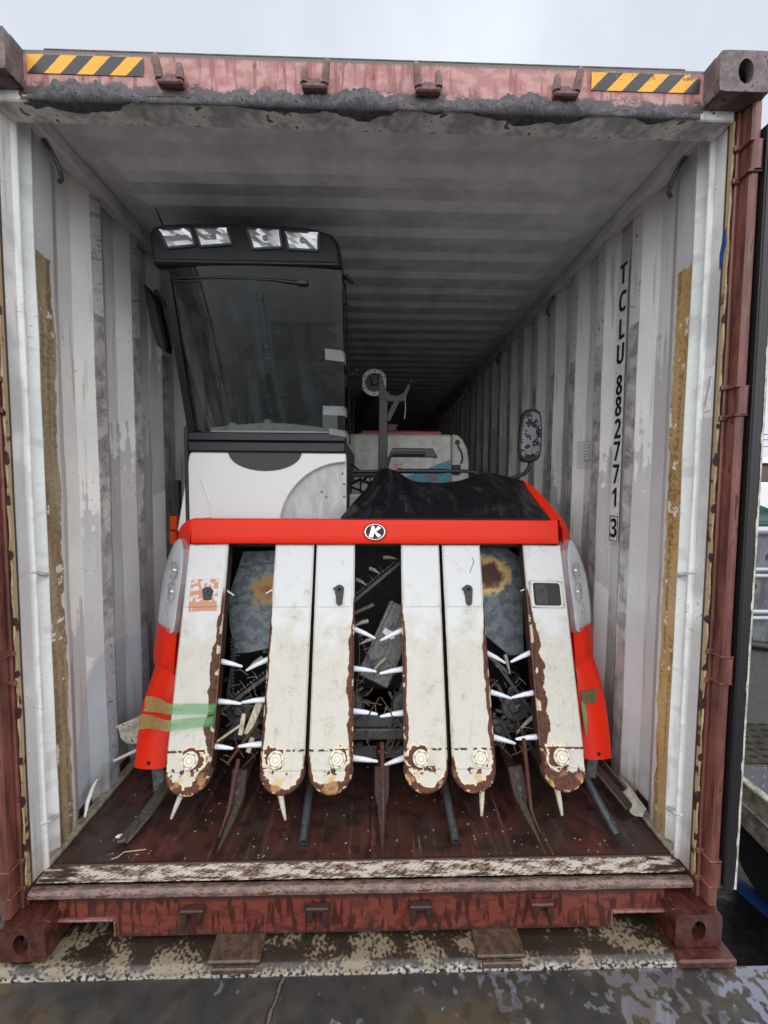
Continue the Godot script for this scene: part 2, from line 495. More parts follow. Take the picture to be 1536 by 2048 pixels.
static func tex_divider(n: int) -> Image:
	var w := 144
	var h := 800
	var n0 := nz(200 + n, 0.012, 4, w, h)
	var n1 := nz(210 + n, 0.045, 4, w, h)
	var n2 := nz(220 + n, 0.22, 3, w, h)
	var nst := nz(230 + n, 0.05, 4, w, h, 1, 8)
	var right := n in [0, 2, 4]
	var hard: float = [1.25, 0.5, 1.0, 0.7, 0.85, 1.7][n]
	var kx: float = [0.55, 0.36, 0.66, 0.38, 0.64, 0.44][n]
	return paint(w, h, func(x: int, y: int, i: int) -> Color:
		var u := x / 143.0
		var v := y / 799.0
		var f0 := n0[i] / 255.0
		var f1 := n1[i] / 255.0
		var g := n2[i] / 255.0
		var c := Color(0.80, 0.805, 0.805).lerp(Color(0.755, 0.74, 0.70), smoothstep(0.22, 0.5, v + (f0 - 0.5) * 0.3))
		c = c.lerp(Color(0.64, 0.61, 0.55), smoothstep(0.50, 0.85, f1 * 0.35 + g * 0.4 + f0 * 0.25) * smoothstep(0.15, 0.6, v) * 0.6)
		var e := (1.0 - u) if right else u
		var wid := 0.13 * hard * smoothstep(0.12, 0.62, v) * (0.55 + 0.9 * f0)
		if v > 0.78: wid *= lerpf(1.0, 0.55, smoothstep(0.78, 0.86, v))
		var edge := e + (nst[i] / 255.0 - 0.5) * 0.06 + (g - 0.5) * 0.022
		var rust := Color(0.37, 0.20, 0.125).lerp(Color(0.25, 0.13, 0.09), smoothstep(0.3, 0.7, f1 * 0.6 + g * 0.4))
		c = c.lerp(Color(0.84, 0.78, 0.65), smoothstep(0.030, 0.0, edge - wid) * smoothstep(0.1, 0.3, v))
		c = c.lerp(rust, smoothstep(0.012, -0.004, edge - wid) * smoothstep(0.05, 0.2, wid * 8.0))
		if v > 0.3 and edge < wid * 0.3 and f0 > 0.66: c = Color(0.80, 0.73, 0.6)
		# round foot: bare rusty metal along its rim
		var lx := (u - 0.5) * 0.181
		var ly := -v * 1.034
		var rim := 0.0905 - (Vector2(lx, ly + 0.9435).length() if ly < -0.9435 else absf(lx))
		var gap := (lx if right else -lx) / 0.0905
		var lim := (0.010 + 0.020 * hard * smoothstep(-0.5, 0.9, gap) + 0.026 * hard * smoothstep(0.90, 1.0, v)) * (0.35 + 1.3 * f0) * smoothstep(0.84, 0.93, v)
		if n == 5: lim = lerpf(lim, 0.10, smoothstep(0.925, 0.94, v + (f0 - 0.5) * 0.03))
		var fr := rim + (f1 - 0.5) * 0.014 + (g - 0.5) * 0.006
		c = c.lerp(Color(0.84, 0.78, 0.65), smoothstep(0.010, 0.003, fr - lim) * smoothstep(0.84, 0.9, v))
		c = c.lerp(rust, smoothstep(0.002, -0.001, fr - lim) * smoothstep(0.0, 0.004, lim))
		if lim > 0.03 and fr < 0.012 and f1 > 0.6 and v > 0.93: c = Color(0.85, 0.74, 0.52)
		# rust round the knob
		var dx := (u - kx) * 0.18
		var dy := (v - 0.872) * 1.03
		var d := sqrt(dx * dx + dy * dy) + (f1 - 0.5) * 0.016 + (f0 - 0.5) * 0.03 - (dx if right else -dx) * 0.25
		var ringk: float = [1.0, 0.9, 0.75, 1.05, 0.55, 1.0][n]
		c = c.lerp(Color(0.84, 0.78, 0.66), smoothstep(0.052, 0.045, d / ringk))
		c = c.lerp(rust, smoothstep(0.042, 0.039, d / ringk))
		var pl := absf(v - 0.842)
		if pl < 0.004 and f1 > 0.42: c = rust
		if v > 0.9 and v < 0.93 and f1 * 0.5 + f0 * 0.5 > 0.62: c = rust
		c = c.lerp(Color(0.80, 0.62, 0.36), smoothstep(0.6, 0.75, f0) * smoothstep(0.9, 0.96, v) * 0.6)
		if g * 0.6 + f0 * 0.4 > 0.79: c = c.lerp(Color(0.36, 0.24, 0.16), 0.8)
		c = c.lerp(Color(0.62, 0.52, 0.40), smoothstep(0.58, 0.85, nst[i] / 255.0) * smoothstep(0.3, 0.95, v) * 0.22 * f0 * (1.0 if c.r > 0.6 else 0.0))
		if n == 0 and v > 0.135 and v < 0.30 and u > 0.16 and u < 0.86:
			if f1 > 0.46 and v > 0.16: c = Color(0.72, 0.47, 0.34).lerp(Color(0.80, 0.60, 0.48), g)
			if v > 0.26 and f0 > 0.3: c = Color(0.70, 0.46, 0.34).lerp(Color(0.8, 0.6, 0.5), g)
		if n == 4 and v > 0.06 and v < 0.13 and absf(u - 0.75 + sin(v * 60.0) * 0.05) < 0.012: c = Color(0.45, 0.4, 0.36)
		if n == 5 and v > 0.4 and v < 0.75 and g > 0.8 and fposmod(u * 9.0 + v * 4.0, 1.0) < 0.5: c = c.lerp(Color(0.3, 0.27, 0.25), 0.7)
		var bare := 1.0 if c.r < 0.4 else 0.0
		return Color(c.r, c.g, c.b, 0.36 + 0.3 * bare + 0.12 * g))

static func tex_galv(n: int) -> Image:
	var w := 192
	var h := 448
	var n0 := nz(240 + n, 0.02, 4, w, h)
	var n1 := nz(250 + n, 0.07, 4, w, h)
	var n2 := nz(260 + n, 0.3, 2, w, h)
	return paint(w, h, func(x: int, y: int, i: int) -> Color:
		var u := x / 191.0
		var v := y / 447.0
		var f0 := n0[i] / 255.0
		var f1 := n1[i] / 255.0
		var g := n2[i] / 255.0
		var c := Color(0.40, 0.43, 0.44).lerp(Color(0.30, 0.33, 0.35), smoothstep(0.35, 0.7, f0))
		c = c.lerp(Color(0.52, 0.54, 0.54), smoothstep(0.62, 0.8, f1) * 0.5)
		if n == 0:
			var d := sqrt(pow((u - 0.70) / 0.33, 2.0) + pow((v - 0.40) / 0.17, 2.0)) + (f0 - 0.5) * 0.6 + (g - 0.5) * 0.5
			c = c.lerp(Color(0.60, 0.45, 0.24), smoothstep(1.0, 0.55, d) * 0.85)
			c = c.lerp(Color(0.48, 0.26, 0.12), smoothstep(0.5, 0.1, d) * 0.8)
		else:
			var d := sqrt(pow((u - 0.26) / 0.5, 2.0) + pow((v - 0.28) / 0.19, 2.0)) + (f0 - 0.5) * 0.35 + (g - 0.5) * 0.35
			c = c.lerp(Color(0.80, 0.68, 0.45), smoothstep(1.0, 0.85, d))
			c = c.lerp(Color(0.27, 0.13, 0.09), smoothstep(0.75, 0.45, d))
		return Color(c.r, c.g, c.b, 0.45 + 0.15 * g))

static func tex_hazard(worn: bool) -> Image:
	var w := 352
	var h := 56
	var n1 := nz(271 + int(worn), 0.05, 4, w, h)
	var n2 := nz(273, 0.3, 2, w, h)
	return paint(w, h, func(x: int, y: int, i: int) -> Color:
		var f := n1[i] / 255.0
		var g := n2[i] / 255.0
		var s := fposmod((x + (y - 56.0) * 0.95 + 52.0) / 100.0, 1.0)
		var c := Color(0.95, 0.68, 0.09) if s < 0.5 else Color(0.15, 0.155, 0.17)
		if worn and x > 330 - 30.0 * f and y < 26.0 * f: c = Color(0.62, 0.38, 0.36)
		if worn and f > 0.74 and y < 22: c = c.lerp(Color(0.5, 0.3, 0.25), 0.7)
		var m := 0.9 + 0.1 * g
		return Color(c.r * m, c.g * m, c.b * m, 0.4))

static func tex_grunge(sd: int, lo: float, blot: float, tint: Color) -> Image:
	var f := FastNoiseLite.new()
	f.seed = sd
	f.frequency = 0.012
	f.fractal_octaves = 5
	var a := f.get_seamless_image(384, 384)
	f.seed = sd + 1
	f.frequency = 0.05
	var b := f.get_seamless_image(384, 384)
	a.convert(Image.FORMAT_L8)
	b.convert(Image.FORMAT_L8)
	var da := a.get_data()
	var db := b.get_data()
	return paint(384, 384, func(_x: int, _y: int, i: int) -> Color:
		var p := da[i] / 255.0
		var q := db[i] / 255.0
		var m := lerpf(lo, 1.0, smoothstep(0.2, 0.75, p * 0.65 + q * 0.35))
		var c := Color(m, m, m)
		c = c.lerp(tint, smoothstep(1.0 - blot, 1.06 - blot, p * 0.6 + q * 0.4 + 0.1))
		return Color(c.r, c.g, c.b, clampf(0.4 + 0.6 * q, 0.0, 1.0)))

static func tex_normal(sd: int, freq: float, amount: float) -> Image:
	var f := FastNoiseLite.new()
	f.seed = sd
	f.frequency = freq
	f.fractal_octaves = 4
	var a := f.get_seamless_image(256, 256)
	a.convert(Image.FORMAT_RGBA8)
	a.bump_map_to_normal_map(amount)
	return a

static func tex_lozenge() -> Array:
	var w := 256
	var alb := paint(w, w, func(x: int, y: int, _i: int) -> Color:
		var cx := x / 64
		var cy := y / 64
		var px := fposmod(x, 64.0) - 32.0
		var py := fposmod(y, 64.0) - 32.0
		var a := PI / 4.0 if (cx + cy) % 2 == 0 else -PI / 4.0
		var q := Vector2(px, py).rotated(a)
		var d := absf(q.x) / 30.0 + absf(q.y) / 9.0
		var hh := clampf((1.0 - d) * 3.0, 0.0, 1.0)
		return Color(hh, hh, hh, 1.0))
	var c := paint(w, w, func(x: int, y: int, i: int) -> Color:
		var hh := alb.get_pixel(x, y).r
		var b := 0.36 + 0.10 * hh
		return Color(b, b, b * 1.06, 0.42 - 0.2 * hh))
	alb.bump_map_to_normal_map(5.0)
	return [c, alb]

static func tex_cover() -> Array:
	var w := 640
	var h := 320
	var n0 := nz(301, 0.012, 4, w, h, 1, 2)
	var n1 := nz(302, 0.03, 5, w, h, 1, 3)
	var n2 := nz(303, 0.22, 2, w, h)
	var a := paint(w, h, func(_x: int, y: int, i: int) -> Color:
		var f0 := n0[i] / 255.0
		var f1 := n1[i] / 255.0
		var g := n2[i] / 255.0
		var mud := smoothstep(0.36, 0.82, f0 * 0.6 + f1 * 0.4) * smoothstep(0.15, 0.5, y / 320.0) * smoothstep(1.0, 0.85, y / 320.0)
		var c := Color(0.085, 0.08, 0.095).lerp(Color(0.19, 0.18, 0.19), mud)
		if absf(f1 - 0.60) < 0.008 and f0 > 0.55: c = Color(0.24, 0.235, 0.24)
		if g > 0.96: c = Color(0.42, 0.42, 0.42)
		return Color(c.r, c.g, c.b, lerpf(0.13, 0.34, mud)))
	var b := paint(w, h, func(_x: int, _y: int, i: int) -> Color:
		var q := n0[i] / 255.0 * 0.85 + n1[i] / 255.0 * 0.15
		return Color(q, q, q, 1.0))
	b.bump_map_to_normal_map(9.0)
	return [a, b]

static func tex_graphic() -> Image:
	var n1 := nz(311, 0.05, 3, 160, 96)
	return paint(160, 96, func(x: int, y: int, i: int) -> Color:
		var f := n1[i] / 255.0
		var c := Color(0.10, 0.45, 0.52).lerp(Color(0.30, 0.62, 0.72), f)
		if absf(y - 60.0 + x * 0.42) < 6.0: c = Color(0.80, 0.82, 0.80)
		if y < 60.0 - x * 0.42 - 6.0: c = Color(0.10, 0.33, 0.30)
		if Vector2(x - 92, y - 66).length() < 22.0 and f > 0.5: c = Color(0.55, 0.30, 0.16)
		if Vector2(x - 120, y - 48).length() < 16.0 and f > 0.55: c = Color(0.12, 0.12, 0.2)
		return Color(c.r, c.g, c.b, 0.4))

func _ready():
	# ---- camera, sky, light, exposure
	var cam := Camera3D.new()
	cam.name = "camera"
	cam.position = Vector3(0.0151, 1.5732, 1.3189)
	cam.rotation_degrees = Vector3(-3.4577, -1.4732, 0.3651)
	cam.fov = 101.42
	cam.near = 0.02
	cam.far = 400.0
	add_child(cam)
	cam.current = true
	var env := Environment.new()
	env.background_mode = Environment.BG_SKY
	var sm := ProceduralSkyMaterial.new()
	sm.sky_top_color = Color(0.92, 0.95, 1.0)
	sm.sky_horizon_color = Color(0.86, 0.90, 0.955)
	sm.sky_curve = 0.35
	sm.ground_bottom_color = Color(0.30, 0.30, 0.31)
	sm.ground_horizon_color = Color(0.55, 0.58, 0.62)
	sm.sky_energy_multiplier = 0.575
	sm.sun_angle_max = 1.0
	var cl := FastNoiseLite.new()
	cl.seed = 8
	cl.frequency = 0.012
	cl.fractal_octaves = 5
	var ci := cl.get_seamless_image(512, 256)
	ci.convert(Image.FORMAT_RGBA8)
	for y in 256:
		for x in 512:
			var v := ci.get_pixel(x, y).r
			ci.set_pixel(x, y, Color(0.95, 0.97, 1.0, smoothstep(0.3, 0.8, v) * 0.10))
	sm.sky_cover = ImageTexture.create_from_image(ci)
	sm.sky_cover_modulate = Color(1, 1, 1, 1)
	var sky := Sky.new()
	sky.sky_material = sm
	env.sky = sky
	env.tonemap_mode = Environment.TONE_MAPPER_LINEAR
	env.tonemap_exposure = 3.0
	env.sdfgi_enabled = true
	env.ssao_enabled = true
	env.ssil_enabled = true
	var we := WorldEnvironment.new()
	we.name = "environment"
	we.environment = env
	add_child(we)
	var sun := DirectionalLight3D.new()
	sun.name = "overcast_daylight"
	sun.light_energy = 0.5
	sun.light_color = Color(1.0, 0.995, 0.985)
	sun.light_angular_distance = 172.0
	sun.shadow_enabled = true
	sun.sky_mode = DirectionalLight3D.SKY_MODE_LIGHT_ONLY
	sun.rotation_degrees = Vector3(-17.0, 6.0, 0.0)
	add_child(sun)
	make_images()
	make_materials()
	build_setting()
	build_container()
	build_harvester()
	build_outside()
	build_small()

func make_images():
	var names = ["wall_r", "wall_l", "floor", "header", "sill", "plate", "deck", "ramp", "d0", "d1", "d2", "d3", "d4", "d5", "g0", "g1", "hz0", "hz1", "soft", "dirt", "rustg", "nfine", "ncoarse", "loz", "cover", "graphic", "wood", "dust", "blot"]
	var jobs: Array[Callable] = [
		tex_wall.bind(1), tex_wall.bind(-1), tex_floor, tex_header, tex_sill, tex_plate, tex_deck, tex_ramp,
		tex_divider.bind(0), tex_divider.bind(1), tex_divider.bind(2), tex_divider.bind(3), tex_divider.bind(4), tex_divider.bind(5),
		tex_galv.bind(0), tex_galv.bind(1), tex_hazard.bind(false), tex_hazard.bind(true),
		tex_grunge.bind(401, 0.88, 0.02, Color(0.5, 0.47, 0.43)), tex_grunge.bind(411, 0.66, 0.20, Color(0.42, 0.36, 0.3)), tex_grunge.bind(421, 0.66, 0.17, Color(0.46, 0.28, 0.2)),
		tex_normal.bind(431, 0.14, 2.0), tex_normal.bind(441, 0.03, 4.0), tex_lozenge, tex_cover, tex_graphic, tex_grunge.bind(451, 0.5, 0.3, Color(0.5, 0.4, 0.3)), tex_dust, tex_grunge.bind(461, 0.85, 0.40, Color(0.14, 0.15, 0.16))]
	var got := []
	got.resize(jobs.size())
	var lock := Mutex.new()
	var id := WorkerThreadPool.add_group_task(func(i: int):
		var r = jobs[i].call()
		lock.lock()
		got[i] = r
		lock.unlock(), jobs.size(), -1, true)
	WorkerThreadPool.wait_for_group_task_completion(id)
	for i in names.size():
		if got[i] is Array:
			for k in got[i].size(): I[names[i] + str(k)] = ImageTexture.create_from_image(got[i][k])
		else: I[names[i]] = ImageTexture.create_from_image(got[i])

func mk(col: Color, rough: float, metal := 0.0, o := {}) -> StandardMaterial3D:
	var m := StandardMaterial3D.new()
	m.albedo_color = col
	m.roughness = rough
	m.metallic = metal
	m.cull_mode = BaseMaterial3D.CULL_DISABLED
	if o.has("t"):
		m.albedo_texture = I[o.t]
		if o.get("r", false):
			m.roughness_texture = I[o.t]
			m.roughness_texture_channel = BaseMaterial3D.TEXTURE_CHANNEL_ALPHA
	if o.has("n"):
		m.normal_enabled = true
		m.normal_texture = I[o.n]
		m.normal_scale = o.get("ns", 0.5)
	if o.has("tri"):
		m.uv1_triplanar = true
		m.uv1_world_triplanar = o.get("w", true)
		var s: float = o.tri
		m.uv1_scale = o.sc * s if o.has("sc") else Vector3(s, s, s)
	return m

func make_materials():
	var W := Color.WHITE
	M.wall_r = mk(W, 1.0, 0, {t = "wall_r", r = true})
	M.wall_l = mk(W, 1.0, 0, {t = "wall_l", r = true})
	M.roof = mk(Color(0.90, 0.90, 0.90), 0.6, 0, {t = "soft", tri = 0.7})
	M.cream = mk(Color(0.90, 0.90, 0.89), 0.55, 0, {t = "dirt", tri = 1.3})
	M.floor = mk(W, 1.0, 0, {t = "floor", r = true})
	M.header = mk(W, 1.0, 0, {t = "header", r = true, })
	M.sill = mk(W, 1.0, 0, {t = "sill", r = true})
	M.plate = mk(W, 1.0, 0, {t = "plate", r = true})
	M.deck = mk(W, 1.0, 0, {t = "deck", r = true})
	M.ramp = mk(W, 1.0, 0, {t = "ramp0", r = true, n = "ramp1", ns = 0.35})
	M.ramp.metallic = 1.0
	M.ramp.metallic_texture = I.ramp2
	M.ramp.metallic_texture_channel = BaseMaterial3D.TEXTURE_CHANNEL_RED
	M.tar = mk(Color(0.40, 0.39, 0.41), 0.9, 0, {t = "dirt", tri = 6.0, n = "nfine", ns = 1.0})
	M.post = mk(Color(0.48, 0.29, 0.255), 0.35, 0, {t = "rustg", tri = 1.6, sc = Vector3(2, 0.35, 2)})
	M.post_dark = mk(Color(0.33, 0.185, 0.16), 0.4, 0, {t = "rustg", tri = 1.3, sc = Vector3(2, 0.4, 2)})
	M.keeper = mk(Color(0.52, 0.38, 0.37), 0.6, 0, {t = "dirt", tri = 9.0})
	M.casting = mk(Color(0.33, 0.175, 0.145), 0.3, 0, {t = "rustg", tri = 4.0})
	M.casting_top = mk(Color(0.47, 0.40, 0.40), 0.6, 0, {t = "dirt", tri = 3.0})
	M.rubber = mk(Color(0.075, 0.075, 0.082), 0.45)
	M.white_edge = mk(Color(0.82, 0.80, 0.74), 0.5, 0, {t = "dirt", tri = 4.0})
	M.rust = mk(Color(0.34, 0.18, 0.12), 0.7, 0, {t = "dirt", tri = 8.0})
	M.rust_dark = mk(Color(0.24, 0.14, 0.115), 0.55, 0, {t = "dirt", tri = 9.0})
	M.rust_side = mk(Color(0.30, 0.155, 0.10), 0.6, 0, {t = "rustg", tri = 5.0})
	M.grey_steel = mk(Color(0.36, 0.375, 0.385), 0.4, 0.5, {t = "dirt", tri = 7.0})
	M.galv = mk(Color(0.52, 0.53, 0.53), 0.42, 0.5, {t = "dirt", tri = 7.0})
	M.dark = mk(Color(0.20, 0.197, 0.195), 0.6, 0, {t = "dirt", tri = 5.0})
	M.mech = mk(Color(0.31, 0.31, 0.31), 0.5, 0.3, {t = "dirt", tri = 9.0})
	M.mech_light = mk(Color(0.47, 0.465, 0.455), 0.5, 0.3, {t = "dirt", tri = 9.0})
	for i in 6: M["d%d" % i] = mk(W, 1.0, 0, {t = "d%d" % i, r = true})
	M.white_paint = mk(Color(0.87, 0.865, 0.84), 0.35, 0, {t = "soft", tri = 3.0})
	M.knob = mk(Color(0.86, 0.84, 0.78), 0.45)
	M.groove = mk(Color(0.62, 0.57, 0.48), 0.6)
	M.stain = mk(Color(0.66, 0.65, 0.66), 0.6)
	M.rail_low = mk(Color(0.62, 0.575, 0.51), 0.5, 0, {t = "rustg", tri = 5.0})
	M.galv0 = mk(W, 1.0, 0.35, {t = "g0", r = true})
	M.galv1 = mk(W, 1.0, 0.35, {t = "g1", r = true})
	M.red = mk(Color(0.86, 0.155, 0.045), 0.34)
	M.red.metallic_specular = 0.36
	M.red_dark = mk(Color(0.70, 0.07, 0.05), 0.35)
	M.cab_white = mk(Color(0.86, 0.86, 0.86), 0.3)
	M.cab_grey = mk(Color(0.74, 0.745, 0.75), 0.45, 0, {t = "soft", tri = 2.6, sc = Vector3(1.5, 0.4, 1.5)})
	M.black_plastic = mk(Color(0.082, 0.092, 0.115), 0.42, 0, {n = "nfine", ns = 0.15, tri = 6.0})
	M.bezel = mk(Color(0.30, 0.31, 0.325), 0.3)
	M.black_trim = mk(Color(0.075, 0.082, 0.10), 0.3)
	M.cover = mk(W, 1.0, 0, {t = "cover0", r = true, n = "cover1", ns = 0.9})
	M.glass = mk(Color(0.02, 0.055, 0.07, 0.60), 0.03)
	M.glass.metallic_specular = 0.7
	M.glass.transparency = BaseMaterial3D.TRANSPARENCY_ALPHA
	M.lens = mk(Color(0.90, 0.92, 0.94, 0.15), 0.06)
	M.lens.transparency = BaseMaterial3D.TRANSPARENCY_ALPHA
	M.dust = mk(W, 0.9, 0, {t = "dust"})
	M.dust.transparency = BaseMaterial3D.TRANSPARENCY_ALPHA
	M.lens_clear = mk(Color(0.86, 0.88, 0.9, 0.08), 0.05)
	M.lens_clear.transparency = BaseMaterial3D.TRANSPARENCY_ALPHA
	M.lamp_shell = mk(Color(0.90, 0.91, 0.93), 0.3, 0.25)
	M.silver = mk(Color(0.80, 0.81, 0.82), 0.2, 0.75)
	M.chrome = mk(Color(0.88, 0.88, 0.88), 0.12, 1.0)
	M.mirror = mk(Color(0.52, 0.54, 0.56), 0.3, 0.3, {t = "blot", tri = 3.0})
	M.tine = mk(Color(0.86, 0.88, 0.91), 0.3)
	M.tine.subsurf_scatter_enabled = true
	M.tine.subsurf_scatter_strength = 0.2
	M.tine_dirty = mk(Color(0.72, 0.70, 0.64), 0.5, 0, {t = "dirt", tri = 12.0})
	M.latch = mk(Color(0.19, 0.2, 0.215), 0.55)
	M.hole = mk(Color(0.02, 0.02, 0.02), 0.8)
	M.hz0 = mk(W, 1.0, 0, {t = "hz0", r = true})
	M.hz1 = mk(W, 1.0, 0, {t = "hz1", r = true})
	M.tape_solid = mk(Color(0.42, 0.66, 0.44), 0.4)
	M.tape_green = mk(Color(0.36, 0.66, 0.40, 0.74), 0.34, 0, {t = "soft", tri = 9.0, n = "ncoarse", ns = 0.4})
	M.tape_green.transparency = BaseMaterial3D.TRANSPARENCY_ALPHA
	M.tape_olive = mk(Color(0.42, 0.37, 0.26), 0.35, 0, {t = "soft", tri = 9.0, n = "ncoarse", ns = 0.4})
	M.tape_clear = mk(Color(0.66, 0.68, 0.69, 0.55), 0.22)
	M.tape_clear.transparency = BaseMaterial3D.TRANSPARENCY_ALPHA
	M.label_white = mk(Color(0.93, 0.935, 0.945), 0.45, 0, {t = "soft", tri = 5.0})
	M.ink = mk(Color(0.05, 0.05, 0.06), 0.5)
	M.red_ink = mk(Color(0.72, 0.25, 0.2), 0.5)
	M.amber = mk(Color(0.75, 0.25, 0.03), 0.2)
	M.black_metal = mk(Color(0.115, 0.125, 0.15), 0.45, 0.0, {t = "soft", tri = 5.0})
	M.graphic = mk(W, 1.0, 0, {t = "graphic", r = true})
	M.tank = mk(Color(0.80, 0.80, 0.765), 0.4, 0, {t = "soft", tri = 2.4})
	M.steel_bright = mk(Color(0.66, 0.68, 0.70), 0.35, 0.4)
	M.panel_grey = mk(Color(0.44, 0.45, 0.47), 0.5, 0.1, {t = "dirt", tri = 1.2, sc = Vector3(1, 0.4, 1)})
	M.loz = mk(W, 1.0, 0.2, {t = "loz0", r = true, n = "loz1", ns = 1.0, tri = 3.2})
	M.skirt = mk(Color(0.72, 0.70, 0.63), 0.45, 0, {t = "rustg", tri = 2.2})
	M.asphalt = mk(Color(0.20, 0.20, 0.205), 0.22, 0, {t = "dirt", tri = 0.8, n = "ncoarse", ns = 0.12})
	M.green = mk(Color(0.13, 0.28, 0.2), 0.6)
	M.brown_sign = mk(Color(0.33, 0.27, 0.26), 0.6)
	M.van = mk(Color(0.88, 0.89, 0.9), 0.25)
	M.window_dark = mk(Color(0.12, 0.14, 0.16), 0.08)
	M.pale_green = mk(Color(0.60, 0.75, 0.72), 0.35)
	M.blue = mk(Color(0.08, 0.30, 0.58), 0.5, 0, {t = "soft", tri = 4.0})
	M.concrete = mk(Color(0.55, 0.55, 0.54), 0.7, 0, {t = "soft", tri = 0.5})
	M.seat = mk(Color(0.17, 0.175, 0.18), 0.7)
	M.dash = mk(Color(0.85, 0.9, 0.86), 0.5)
	M.straw = mk(Color(0.62, 0.55, 0.42), 0.7)
	M.alu = mk(Color(0.75, 0.76, 0.77), 0.3, 0.8)

func build_setting():
	var b := B.new()
	b.quad(V(-120, -1.15, 120), V(120, -1.15, 120), V(120, -1.15, -160), V(-120, -1.15, -160))
	structure("ground", b, M.asphalt)

# ================================================================= container
func build_container():
	var c := thing("shipping_container", "open rust red shipping container with pale grey corrugated inside", "shipping container", V(0, 0, 0))
	for s in [1, -1]:
		wall(c, s)
	# roof sheet
	var prof = [[-0.15, 2.833], [-0.325, 2.833], [-0.330, 2.838], [-0.40, 2.852]]
	for i in 57:
		var zc = -0.442 - i * 0.205
		for q in [[0.018, 2.852], [-0.018, 2.829], [-0.085, 2.829], [-0.120, 2.852]]: prof.append([zc + q[0], q[1]])
	prof.append([-12.1, 2.852])
	var rows = []
	var n1 := FastNoiseLite.new()
	n1.seed = 5
	n1.frequency = 0.5
	for q in prof:
		var r = []
		for xx in [-1.17, -1.06, -1.0, -0.6, -0.2, 0.2, 0.6, 1.0, 1.06, 1.17]:
			var k = 1.0 if absf(xx) <= 1.0 else 0.0
			r.append(V(xx, lerpf(2.852, q[1], k) + n1.get_noise_2d(xx * 2.0, q[0] * 2.0) * 0.006, q[0]))
		rows.append(r)
	var b := nb(c)
	b.grid(rows, -1, true)
	part("roof_sheet", b, M.roof, c)
	b = nb(c)
	b.box(V(0, 2.882, -6.1), V(2.42, 0.012, 12.0))
	part("roof_skin", b, M.post, c)
	# end wall
	b = nb(c)
	for i in 16:
		var x0 = -1.17 + i * 0.146
		b.quad(V(x0, 0.19, -12.1), V(x0 + 0.05, 0.19, -12.1), V(x0 + 0.05, 2.86, -12.1), V(x0, 2.86, -12.1))
		b.quad(V(x0 + 0.05, 0.19, -12.1), V(x0 + 0.073, 0.19, -12.14), V(x0 + 0.073, 2.86, -12.14), V(x0 + 0.05, 2.86, -12.1))
		b.quad(V(x0 + 0.073, 0.19, -12.14), V(x0 + 0.123, 0.19, -12.14), V(x0 + 0.123, 2.86, -12.14), V(x0 + 0.073, 2.86, -12.14))
		b.quad(V(x0 + 0.123, 0.19, -12.14), V(x0 + 0.146, 0.19, -12.1), V(x0 + 0.146, 2.86, -12.1), V(x0 + 0.123, 2.86, -12.14))
	b.box(V(0, 1.45, -12.17), V(2.43, 2.87, 0.02))
	part("end_wall", b, M.cream, c)
	# top side rails, bottom rails, lashing rings
	for s in [1.0, -1.0]:
		b = nb(c)
		b.box(V(s * 1.165, 2.822, -6.1), V(0.06, 0.06, 11.9), 0.008)
		part("top_rail", b, M.roof, c)
		b = nb(c)
		b.box(V(s * 1.166, 0.199, -6.1), V(0.04, 0.022, 11.9), 0.006)
		part("bottom_rail", b, M.rail_low, c)
		b = nb(c)
		b.box(V(s * 1.209, 0.12, -6.1), V(0.02, 0.22, 11.8), 0.004)
		part("side_sill", b, M.post_dark, c)
		for z in [-0.29, -1.41, -2.51, -3.6, -4.7]:
			b = nb(c)
			b.tube([V(s * 1.155, 2.79, z + 0.02), V(s * 1.135, 2.755, z + 0.015), V(s * 1.128, 2.725, z - 0.005), V(s * 1.137, 2.70, z - 0.035), V(s * 1.160, 2.70, z - 0.055)], 0.008, 7)
			part("lashing_ring", b, M.galv, c)
		for y in [1.27, 0.36]:
			b = nb(c)
			b.tube([V(s * 1.170, y + 0.005, -0.135), V(s * 1.157, y - 0.002, -0.15), V(s * 1.156, y - 0.02, -0.20), V(s * 1.170, y - 0.024, -0.216)], 0.007, 7)
			part("lashing_bar", b, M.cream, c)
	# floor sheets
	for i in 10:
		for k in 2:
			var x0 = -1.148 if k == 0 else 0.0105
			var x1 = 0.0075 if k == 0 else 1.145
			var z0 = -0.165 - i * 1.2
			var z1 = z0 - 1.197
			b = nb(c)
			var u0 = (x0 + 1.15) / 2.3
			var u1 = (x1 + 1.15) / 2.3
			var v0 = (-z0) / 3.2 + i * 0.13
			var v1 = v0 + 1.2 / 3.2
			b.quad(V(x0, 0.19, z0), V(x1, 0.19, z0), V(x1, 0.19, z1), V(x0, 0.19, z1), P(u0, v0), P(u1, v0), P(u1, v1), P(u0, v1))
			b.quad(V(x0, 0.162, z0), V(x1, 0.162, z0), V(x1, 0.19, z0), V(x0, 0.19, z0), P(u0, v0), P(u1, v0), P(u1, v0), P(u0, v0))
			part("floor_sheet", b, M.floor, c)
	b = nb(c)
	b.box(V(0, 0.15, -6.1), V(2.4, 0.02, 11.9))
	part("floor_frame", b, M.dark, c)
	# threshold angle, worn sill plate, lip, sill face
	b = nb(c)
	b.box(V(-0.001, 0.186, -0.1575), V(2.30, 0.014, 0.012), 0.003)
	part("threshold_angle", b, M.rust_dark, c)
	b = nb(c)
	var sp = [[0.190, -0.1515], [0.186, -0.135], [0.181, -0.112], [0.1775, -0.098]]
	rows = []
	for q in sp:
		var r = []
		for i in 31: r.append(V(lerpf(-1.165, 1.165, i / 30.0), q[0], q[1]))
		rows.append(r)
	b.grid(rows, 0)
	part("sill_plate", b, M.plate, c)
	b = nb(c)
	rows = []
